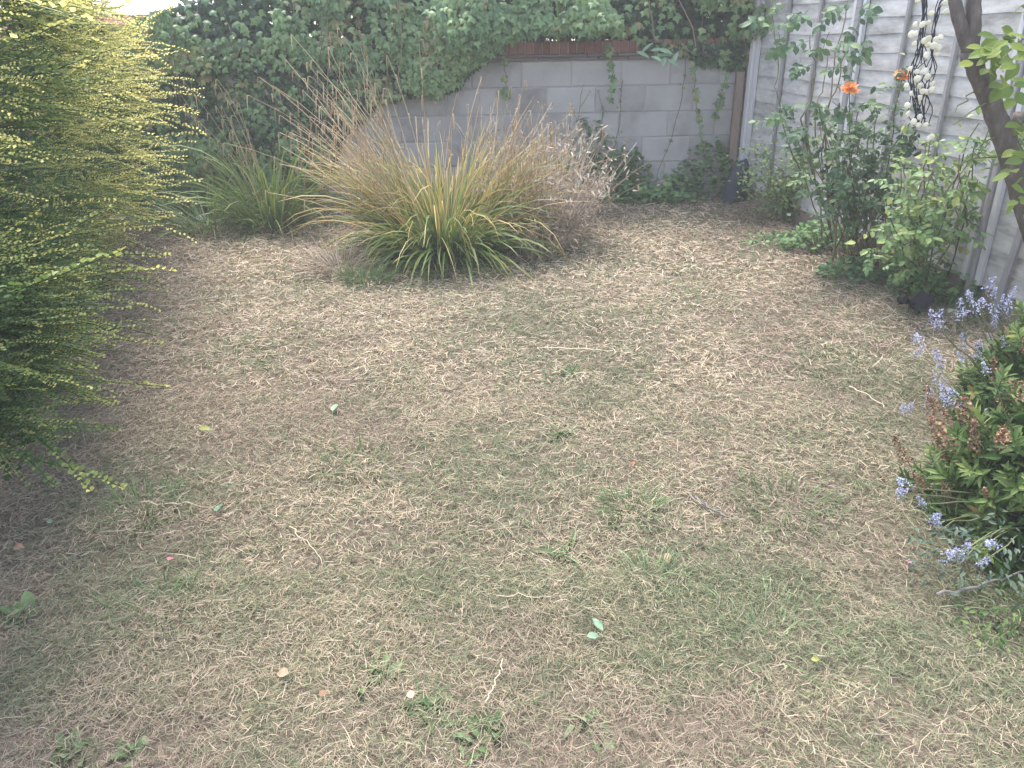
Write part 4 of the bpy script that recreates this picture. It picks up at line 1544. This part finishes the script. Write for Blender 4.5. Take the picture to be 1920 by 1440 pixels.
bm_ = fix_normals(bulb_mesh())
BP = [(420, 255), (495, 255), (385, 360), (430, 350), (412, 455), (590, 140), (560, 235), (740, 120), (730, 30), (450, 0), (520, 425), (560, 400),
      (550, 470), (635, 410), (690, 385), (665, 495), (615, 475), (540, 575), (650, 570), (365, 715), (465, 700), (440, 745), (530, 740), (550, 800),
      (445, 820), (330, 890), (470, 890), (605, 870), (600, 935), (385, 970), (500, 950), (545, 955), (465, 1020), (340, 1095), (350, 1185), (470, 1215),
      (405, 1265), (455, 1300), (530, 1300), (590, 1420), (560, 1440)]
for u, v in BP:
    p = lp_(u, v, rng.uniform(-.05, .0))
    d = norm(np.array([[rng.normal(0, .35), -1.0, rng.normal(-.15, .35)]]))
    Mx = np.eye(4)
    Mx[:3, :3] = frames(d)[0] * .0148 * rng.uniform(.8, 1.15)
    Mx[:3, 3] = p
    piece('bulb', t, bm_, Mx)

# ------------------------------------------------------------------ solar spotlight
SBp = ground(1705, 580)
t = thing('solar_light', SBp, 'black solar spotlight with a tilted square panel standing in the grass near the fence', 'garden light')
c0 = at(1727, 566, 4.1)
e1 = norm(-22 * RT - 25 * UP + 14 * FW)
e2 = 11 * RT - 22 * UP - 22 * FW
e2 = norm(e2 - e1 * (e1 @ e2))
nrm = np.cross(e1, e2)
if nrm @ FW > 0:
    nrm = -nrm
R45 = np.stack([e1, e2, nrm], 1)
if np.linalg.det(R45) < 0:
    R45[:, 0] *= -1


def add_box_R(name, c, R3, sx, sy, sz, bev, mat):
    V, F, tn_ = box(0, 0, 0, sx, sy, sz, bev)
    o = part(name, t, V @ R3.T + c, F, M[mat], {'tint': tn_})
    fix_normals(o.data)
    return o


add_box_R('solar_panel', c0, R45, .108, .098, .026, .004, 'black')
add_box_R('panel_glass', c0 + nrm * .0140, R45, .096, .086, .003, .001, 'panel')
hd = at(1694, 562, 4.08)
V, F, tn_ = merge([tube(np.array([hd + [.03, .0, -.012], hd + [.0, .0, .0], hd + [-.02, -.02, .008]]), np.array([.016, .024, .027]), None, 12, .5),
                   tube(np.array([hd + [-.012, -.01, .012], at(1684, 545, 4.1)]), .006, .005, 6, .5)])
part('lamp_head', t, V, F, M['black'], {'tint': tn_}, True)
V, F, tn_ = merge([tube(np.array([hd + [.0, .01, 0], (hd + c0) / 2 + [0, .01, -.02], c0 - nrm * .012]), .008, .008, 6, .5)])
part('bracket', t, V, F, M['black'], {'tint': tn_})
V, F, tn_ = merge([tube(np.array([(hd + c0) / 2 + [0, .01, -.015], [SBp[0], SBp[1], -.03]]), .011, .006, 6, .5)])
part('ground_stake', t, V, F, M['black'], {'tint': tn_})


# ------------------------------------------------------------------ flowering shrubs on the right
def sprig_mesh(seed, n=22):
    """whorled shoot of lance leaves, unit length along +Y"""
    r = np.random.default_rng(seed)
    ps = [tube(np.array([[0, 0, 0], [.01, .5, 0], [0, .9, .0]]), .012, .008, 4, .2)]
    lp = leaf10(.15, .05, .12)
    t_ = np.linspace(.12, .95, n)
    a = np.arange(n) * math.pi / 2 + (np.arange(n) // 2) * .25 + r.normal(0, .2, n)
    el = np.interp(t_, [0, .6, 1], [.15, .55, 1.1])
    d = np.stack([np.cos(a) * np.cos(el), np.sin(el), np.sin(a) * np.cos(el)], -1)
    up = np.repeat(np.array([[0, 1.0, 0]]), n, 0)
    ps.append(scatter(lp, frames(d, up), np.stack([0 * t_, t_ * .85, 0 * t_], -1), np.interp(t_, [0, .5, 1], [.34, .42, .28]) * r.uniform(.85, 1.15, n),
                      np.interp(t_, [0, 1], [.25, .65]) + r.normal(0, .12, n)))
    return merge(ps)


def cluster_mesh(seed, n, cone, sz, w=.5):
    """fluffy panicle, unit length along +Y"""
    r = np.random.default_rng(seed)
    y = r.random(n)
    rad = cone * (1 - .75 * y) * np.sqrt(r.random(n))
    a = r.uniform(0, 2 * math.pi, n)
    P = np.stack([np.cos(a) * rad, y, np.sin(a) * rad], -1)
    d = norm(r.normal(0, 1, (n, 3)))
    V = scatter(leaf6(w, .1, .1), frames(d, norm(r.normal(0, 1, (n, 3)))), P, r.uniform(.6, 1.2, n) * sz, r.uniform(0, 1, n))
    return merge([V, tube(np.array([[0, -.25, 0], [0, .5, 0], [0, .95, 0]]), .012, .006, 3, .1)])


def flowering_shrub(name, label, B, rad, hgt, n_sprig, n_seed, n_blue, Ls, seed, front=True, blue_sites=None, seed_sites=None):
    t = thing(name, B, label, 'shrub')
    sm = [np_mesh('sprig', *(lambda a: a[:2])(sprig_mesh(seed + k)), M['hebe'], {'tint': sprig_mesh(seed + k)[2]}) for k in range(4)]
    cm = [np_mesh('blue_flower', *(lambda a: a[:2])(cluster_mesh(seed + 20 + k, 85, .34, .075)), M['bluefl'], {'tint': cluster_mesh(seed + 20 + k, 85, .34, .075)[2]}) for k in range(3)]
    bmh = [np_mesh('seed_head', *(lambda a: a[:2])(cluster_mesh(seed + 40 + k, 130, .26, .085)), M['seed'], {'tint': cluster_mesh(seed + 40 + k, 130, .26, .085)[2]}) for k in range(3)]

    def surf(n):
        d = rand_dirs(n)
        d[:, 2] = np.abs(d[:, 2]) * 1.1 - .12
        d = norm(d)
        rr = rng.uniform(.72, 1.0, n) * (1 + .35 * (fbm(d[:, 0] + 4, d[:, 1] + d[:, 2] + 4, .7, seed) - .5))
        return B + d * np.array([rad, rad * .95, hgt]) * rr[:, None], d

    br = []
    for k in range(n_sprig):
        p, d = surf(1)
        p, d = p[0], d[0]
        dd = norm(np.array([[d[0] + rng.normal(0, .35), d[1] + rng.normal(0, .35), d[2] * .6 + .45 + rng.normal(0, .25)]]))
        L = rng.uniform(*Ls)
        b = p - dd[0] * L * .75
        b[2] = max(b[2], .015)
        Mx = np.eye(4)
        Mx[:3, :3] = frames(dd, rand_dirs(1))[0] * L
        Mx[:3, 3] = b
        piece('sprig', t, sm[k % 4], Mx)
        if k % 3 == 0:
            br.append(tube(curve([B + [rng.normal(0, .04), rng.normal(0, .04), 0], B * .55 + b * .45 + [0, 0, .06], b], 7, .006), .006, .003, 4, rng.random()))
    V, F, tn_ = merge(br)
    part('branches', t, V, F, M['twig'], {'tint': tn_}, kind='stuff')
    for ms, nn, lr, nm in ((bmh, n_seed, (.07, .12), 'seed_head'), (cm, n_blue, (.05, .085), 'blue_flower')):
        for k in range(nn):
            p, d = surf(1)
            dd = norm(d + np.array([0, 0, .7]) + rng.normal(0, .3, (1, 3)))
            Mx = np.eye(4)
            Mx[:3, :3] = frames(dd, rand_dirs(1))[0] * rng.uniform(*lr)
            Mx[:3, 3] = p[0] + d[0] * .02
            piece(nm, t, ms[k % 3], Mx)
    sites = (blue_sites or [])
    lines_ = []
    for k, (px, py, Y) in enumerate(sites):
        p = at(px, py, Y)
        lines_.append(tube(curve([B + [rng.normal(0, .05), rng.normal(0, .05), .04], B * .45 + p * .55 + [0, 0, .05], p], 8, .006), .0028, .0016, 4, .4))
        dd = norm(np.array([[-.35 + rng.normal(0, .35), -.25 + rng.normal(0, .3), .7]]))
        Mx = np.eye(4)
        Mx[:3, :3] = frames(dd, rand_dirs(1))[0] * rng.uniform(.045, .078)
        Mx[:3, 3] = p
        piece('blue_flower', t, cm[k % 3], Mx)
    V, F, tn_ = merge(lines_)
    part('flower_stems', t, V, F, M['stem'], {'tint': tn_}, kind='stuff')
    # inner leaves so that the shrub is not hollow
    n = 2600
    P = B + rand_dirs(n) * (rng.random(n) ** .5)[:, None] * np.array([rad, rad * .95, hgt]) * .8
    P[:, 2] = np.abs(P[:, 2] - B[2]) + B[2] + .01
    V, F, tn_ = scatter(leaf10(.2, .05, .15), frames(rand_dirs(n), rand_dirs(n)), P, rng.uniform(.03, .055, n), rng.uniform(0, .4, n))
    part('inner_foliage', t, V, F, M['hebe'], {'tint': tn_}, kind='stuff')
    return t


B = np.array([1.72, 2.05, 0.0])
flowering_shrub('flowering_shrub', 'green shrub with brown seed heads and blue flowers at the right edge', B, .46, .60, 190, 56, 12, (.10, .17), 300,
                blue_sites=[(1690, 930, 1.95), (1700, 915, 1.95), (1745, 975, 1.9), (1760, 990, 1.85), (1770, 1050, 1.75), (1800, 1045, 1.75), (1835, 1060, 1.7), (1810, 1030, 1.72), (1735, 950, 1.9), (1690, 775, 2.2), (1700, 770, 2.2), (1780, 760, 2.1), (1790, 745, 2.1), (1720, 640, 2.4), (1715, 665, 2.4), (1765, 690, 2.3), (1850, 700, 2.1)])
B = np.array([2.02, 2.72, 0.0])
t = flowering_shrub('blue_flowering_shrub', 'blue flowered shrub with small grey leaves behind the seed head shrub', B, .32, .56, 60, 8, 46, (.09, .14), 400,
                    blue_sites=[(1760, 615, 2.7), (1750, 612, 2.7), (1790, 600, 2.75), (1820, 560, 2.9), (1840, 575, 2.85), (1860, 560, 2.85), (1870, 585, 2.8), (1830, 590, 2.8), (1880, 570, 2.8), (1850, 545, 2.9), (1800, 590, 2.8), (1895, 560, 2.8)])
# grey-green lower skirt on the near side
herbs(1865, 1090, 420, .26, .22, 'grey green leafy skirt under the front of the right hand shrub', (.014, .030), 'blueleaf', leaf10(.19, .05, .2), .7)


# ------------------------------------------------------------------ bits lying on the lawn
def lawn_leaf(px, py, L, w, mat, name, label, cat, tint=.5, curl=.25, az=None, group=None, lift=.022):
    B = ground(px, py)
    z = gh(B[0], B[1]) + lift
    a = rng.uniform(0, 2 * math.pi) if az is None else az
    d = np.array([[math.cos(a), math.sin(a), rng.uniform(.05, .25)]])
    nr = norm(np.array([[rng.normal(0, .25), -.35, 1]]))
    V, F, tn_ = scatter(leaf10(w, .07, curl), frames(d, nr), np.zeros((1, 3)), np.array([L * .72]), np.array([tint * .62]))
    V[:, 2] -= V[:, 2].min() - .0
    me = np_mesh(name, V, F, M[mat], {'tint': tn_ + rng.normal(0, .1, len(tn_))}, True)
    o = link(name, me, None, (B[0], B[1], z))
    tag(o, label, cat, group)


lawn_leaf(625, 780, .085, .26, 'paleleaf', 'fallen_leaf', 'single pale green leaf lying upright left of the lawn centre', 'leaf', .85, .1, az=1.5)
lawn_leaf(320, 776, .055, .3, 'paleleaf', 'fallen_leaf', 'small bluish green leaf on the lawn near the hedge', 'leaf', .5, .2)
lawn_leaf(410, 975, .075, .32, 'paleleaf', 'fallen_leaf', 'dull green leaf on dark thatch below the hedge shade', 'leaf', .15, .2)
lawn_leaf(375, 815, .07, .3, 'yellowleaf', 'fallen_leaf', 'olive green leaf half hidden in the lawn near the hedge', 'leaf', .1, .2)
lawn_leaf(1100, 1210, .05, .3, 'paleleaf', 'fallen_leaf', 'curled greyish green leaf on the lower centre of the lawn', 'leaf', .6, .5, az=.2)
lawn_leaf(1130, 1195, .08, .18, 'paleleaf', 'fallen_leaf', 'narrow green leaf leaning upright beside the curled grey leaf', 'leaf', .35, .1, az=2.0)
lawn_leaf(1518, 1250, .035, .3, 'yellowleaf', 'fallen_leaf', 'small yellow leaf on the lower right lawn', 'leaf', .9, .3, az=.1)
lawn_leaf(775, 1335, .034, .42, 'dryleaf', 'fallen_leaf', 'peach coloured dry leaf on the dandelion rosette', 'leaf', .95, .2, lift=.045)
lawn_leaf(1248, 1055, .05, .36, 'dryleaf', 'fallen_leaf', 'crumpled pinkish brown leaf right of the lawn centre', 'leaf', .8, .5)
lawn_leaf(545, 1285, .05, .36, 'dryleaf', 'fallen_leaf', 'crumpled pale brown leaf on the lower left lawn', 'leaf', .7, .6)
lawn_leaf(600, 1320, .03, .4, 'dryleaf', 'fallen_leaf', 'tiny rusty leaf beside the lower left crumpled leaf', 'leaf', .3, .4)
lawn_leaf(30, 1042, .05, .32, 'dryleaf', 'fallen_leaf', 'brown leaf on the dark ground at the left edge', 'leaf', .35, .3, az=.0)
lawn_leaf(100, 990, .04, .3, 'paleleaf', 'fallen_leaf', 'pale leaf in the hedge shade near the golden shoot tip', 'leaf', .55, .3)
lawn_leaf(1508, 462, .05, .4, 'dryleaf', 'fallen_leaf', 'orange brown leaf on the bare ground before the roses', 'leaf', .75, .4)
lawn_leaf(1190, 880, .02, .4, 'red', 'fallen_petal', 'tiny red petal near the middle of the lawn', 'petal', .4, .2, group='flower petals on the lawn')
lawn_leaf(318, 1065, .03, .5, 'pink', 'fallen_petal', 'faded pink petal on the left of the lawn', 'petal', .3, .4, group='flower petals on the lawn')
lawn_leaf(1711, 1070, .032, .5, 'pink', 'fallen_petal', 'bright pink petal on the grass before the right hand shrub', 'petal', .7, .3, group='flower petals on the lawn')


def crumple(px, py, r, label):
    B = ground(px, py)
    n = 7
    u = np.linspace(-1, 1, n)
    X, Y = np.meshgrid(u, u)
    Z = rng.normal(0, .35, X.shape)
    V = np.stack([X * r + rng.normal(0, r * .12, X.shape), Y * r * .8 + rng.normal(0, r * .12, X.shape), r * .5 + Z * r * .8], -1).reshape(-1, 3)
    V[:, 2] -= V[:, 2].min()
    i, j = np.meshgrid(np.arange(n - 1), np.arange(n - 1))
    q_ = (j * n + i).ravel()
    me = np_mesh('paper_scrap', V, [np.stack([q_, q_ + 1, q_ + n + 1, q_ + n], 1)], M['litter'], {'tint': np.full(n * n, .6)})
    o = link('paper_scrap', me, None, (B[0], B[1], gh(B[0], B[1]) + .02))
    tag(o, label, 'litter')


crumple(380, 424, .045, 'crumpled white scrap at the edge of the grass by the ivy')


def stick(px0, py0, px1, py1, r, mat, label, name='stick', twigs=0, lift=.02, wig=.004):
    a, b = ground(px0, py0), ground(px1, py1)
    a[2], b[2] = gh(a[0], a[1]) + lift, gh(b[0], b[1]) + lift
    c = curve([a, (a + b) / 2 + [rng.normal(0, .01), rng.normal(0, .01), .006], b], 12, wig)
    ps = [tube(c, r, r * .6, 6, .5)]
    for k in range(twigs):
        j = rng.integers(2, 9)
        e = c[j] + np.array([rng.normal(0, .03), rng.normal(0, .03), .012])
        ps.append(tube(np.array([c[j], e]), r * .5, r * .3, 5, .5))
    V, F, tn_ = merge(ps)
    o = link(name, np_mesh(name, V - a, F, M[mat], {'tint': tn_}, True), None, a)
    tag(o, label, 'stick' if name == 'stick' else 'straw', 'sticks and stems on the lawn')


stick(1292, 938, 1366, 982, .005, 'stick', 'dark knobbly stick on the right of the lawn', twigs=3)
stick(1015, 658, 1150, 668, .0045, 'straw', 'long pale stick lying across the centre of the lawn')
stick(265, 955, 425, 968, .0025, 'straw', 'thin dry stem on the dark thatch at the left', 'dry_straw')
stick(925, 1128, 1090, 1130, .0016, 'straw', 'straight thin straw on the lower centre lawn', 'dry_straw')
stick(1068, 985, 1066, 1130, .0022, 'green_', 'green stem pointing at the viewer in the lower centre', 'green_stem') if False else None
stick(1590, 735, 1660, 778, .003, 'straw', 'pale stem lying before the right hand shrub', 'dry_straw')
stick(1700, 906, 1790, 890, .003, 'stick', 'grey twig poking out from under the right hand shrub', lift=.04)
stick(1750, 1140, 1925, 1095, .005, 'stick', 'bare grey branch along the foot of the right hand shrub', lift=.05)
stick(640, 718, 700, 708, .003, 'stick', 'short dark twig left of the lawn centre')
stick(545, 1005, 610, 1080, .0018, 'straw', 'dry straw slanting on the left of the lawn', 'dry_straw', lift=.03)
stick(910, 1340, 945, 1260, .0022, 'straw', 'pale flat straw standing beside the dandelion rosettes', 'dry_straw', lift=.04)


# rosettes and tufts growing in the lawn
def rosette(px, py, n, Lr, label, mat='green', w=.11, el=(.1, 1.0)):
    B = ground(px, py)
    B[2] = gh(B[0], B[1]) + .004
    t = thing('dandelion_rosette', B, label, 'lawn weed')
    lm = [np_mesh('leaf', *leaf10(w, .05, .35)[:2], M[mat], {'tint': np.full(11, .3 + .2 * k)}) for k in range(3)]
    for k in range(n):
        a = rng.uniform(0, 2 * math.pi)
        e = rng.uniform(*el)
        d = np.array([[math.cos(a) * math.cos(e), math.sin(a) * math.cos(e), math.sin(e)]])
        Mx = np.eye(4)
        Mx[:3, :3] = frames(d, roll=rng.normal(0, .4, 1))[0] * rng.uniform(*Lr)
        Mx[:3, 3] = B + [rng.normal(0, .022), rng.normal(0, .022), -.004]
        piece('leaf', t, lm[k % 3], Mx)


rosette(800, 1330, 60, (.03, .06), 'largest dandelion rosette at the lower centre of the lawn')
rosette(885, 1385, 26, (.025, .055), 'dandelion rosette right below the largest one', w=.13)
rosette(925, 1365, 12, (.03, .05), 'small rosette between straw and the lower dandelion', w=.25)
rosette(1090, 1345, 9, (.03, .06), 'sparse yellow green rosette at the lower edge right of centre', w=.12, el=(.4, 1.2))
rosette(1130, 1380, 9, (.02, .035), 'dark little rosette near the bottom edge right of centre', w=.3)
rosette(715, 1265, 22, (.03, .06), 'flat green weed above the largest dandelion rosette', w=.2)
rosette(1055, 820, 22, (.04, .075), 'green weed rosette in the middle of the lawn', w=.14)
rosette(1060, 1045, 14, (.05, .13), 'long leaved green weed right of the lawn centre', w=.07, el=(.2, .8))
rosette(245, 1410, 14, (.02, .04), 'pale green clover like weed at the bottom left', w=.35)
rosette(130, 1415, 16, (.02, .04), 'dark leafy weed in the bottom left corner', w=.35)
rosette(20, 1170, 24, (.04, .07), 'dark green weed at the left edge of the lawn', w=.3)
rosette(1060, 705, 24, (.03, .07), 'green patch of fine weed above the lawn centre', w=.1)


def tuft_at(px, py, n, r, Lr, label, mat='green', tintr=(.05, .6), w=(.0012, .0022)):
    B = ground(px, py)
    t = thing('grass_tuft', B, label, 'grass tuft')
    P, side, tt, L = blade_lines(n, B, r, Lr, (.4, 1.45), (.3, 1.6))
    blade_part(t, 'blade', P, side, tt, rng.uniform(*w, n), rng.uniform(*tintr, n), rng.uniform(0, .25, n), M[mat], 0)


tuft_at(1180, 960, 170, .09, (.05, .12), 'dark green grass tuft left of the knobbly stick')
tuft_at(1480, 950, 200, .16, (.04, .09), 'wide green grass patch right of the knobbly stick')
tuft_at(1450, 1200, 200, .22, (.03, .07), 'bright green grass patch on the lower right lawn', tintr=(.2, .8))
tuft_at(1220, 1090, 120, .08, (.04, .1), 'grey green grass tuft under the crumpled pinkish leaf', tintr=(.3, .9))
tuft_at(1620, 700, 300, .3, (.04, .1), 'green grass patch before the blue flowered shrub')
tuft_at(275, 965, 200, .14, (.05, .11), 'dark green grass patch on the thatch below the hedge', tintr=(0, .5))
tuft_at(660, 880, 160, .15, (.04, .08), 'dull green grass patch left of the lawn centre', tintr=(0, .5))
tuft_at(1660, 540, 320, .3, (.05, .14), 'green grass along the edge under the bare rose stems')
tuft_at(1770, 590, 220, .2, (.06, .16), 'long green grass behind the solar light')
tuft_at(290, 1150, 150, .12, (.04, .1), 'green grass tuft on the lower left lawn', tintr=(.05, .5))

# ------------------------------------------------------------------ thin volume added over the whole garden to mimic veiling lens glare
hm = bpy.data.materials.new('glare_veil_air')
hm.use_nodes = True
hn = hm.node_tree
for nd_ in list(hn.nodes):
    if nd_.type != 'OUTPUT_MATERIAL':
        hn.nodes.remove(nd_)
pv_ = hn.nodes.new('ShaderNodeVolumePrincipled')
pv_.inputs['Color'].default_value = (1, 1, 1, 1)
pv_.inputs['Density'].default_value = 0.006
hn.links.new(pv_.outputs[0], [n_ for n_ in hn.nodes if n_.type == 'OUTPUT_MATERIAL'][0].inputs['Volume'])
V, F, _t = box(0, 0, 1.55, 84, 84, 5.1)
o = link('glare_veil', np_mesh('glare_veil', V, F, hm))
tag(o, 'added thin pale veil mimicking lens glare over the garden', 'glare_veil', kind='stuff')
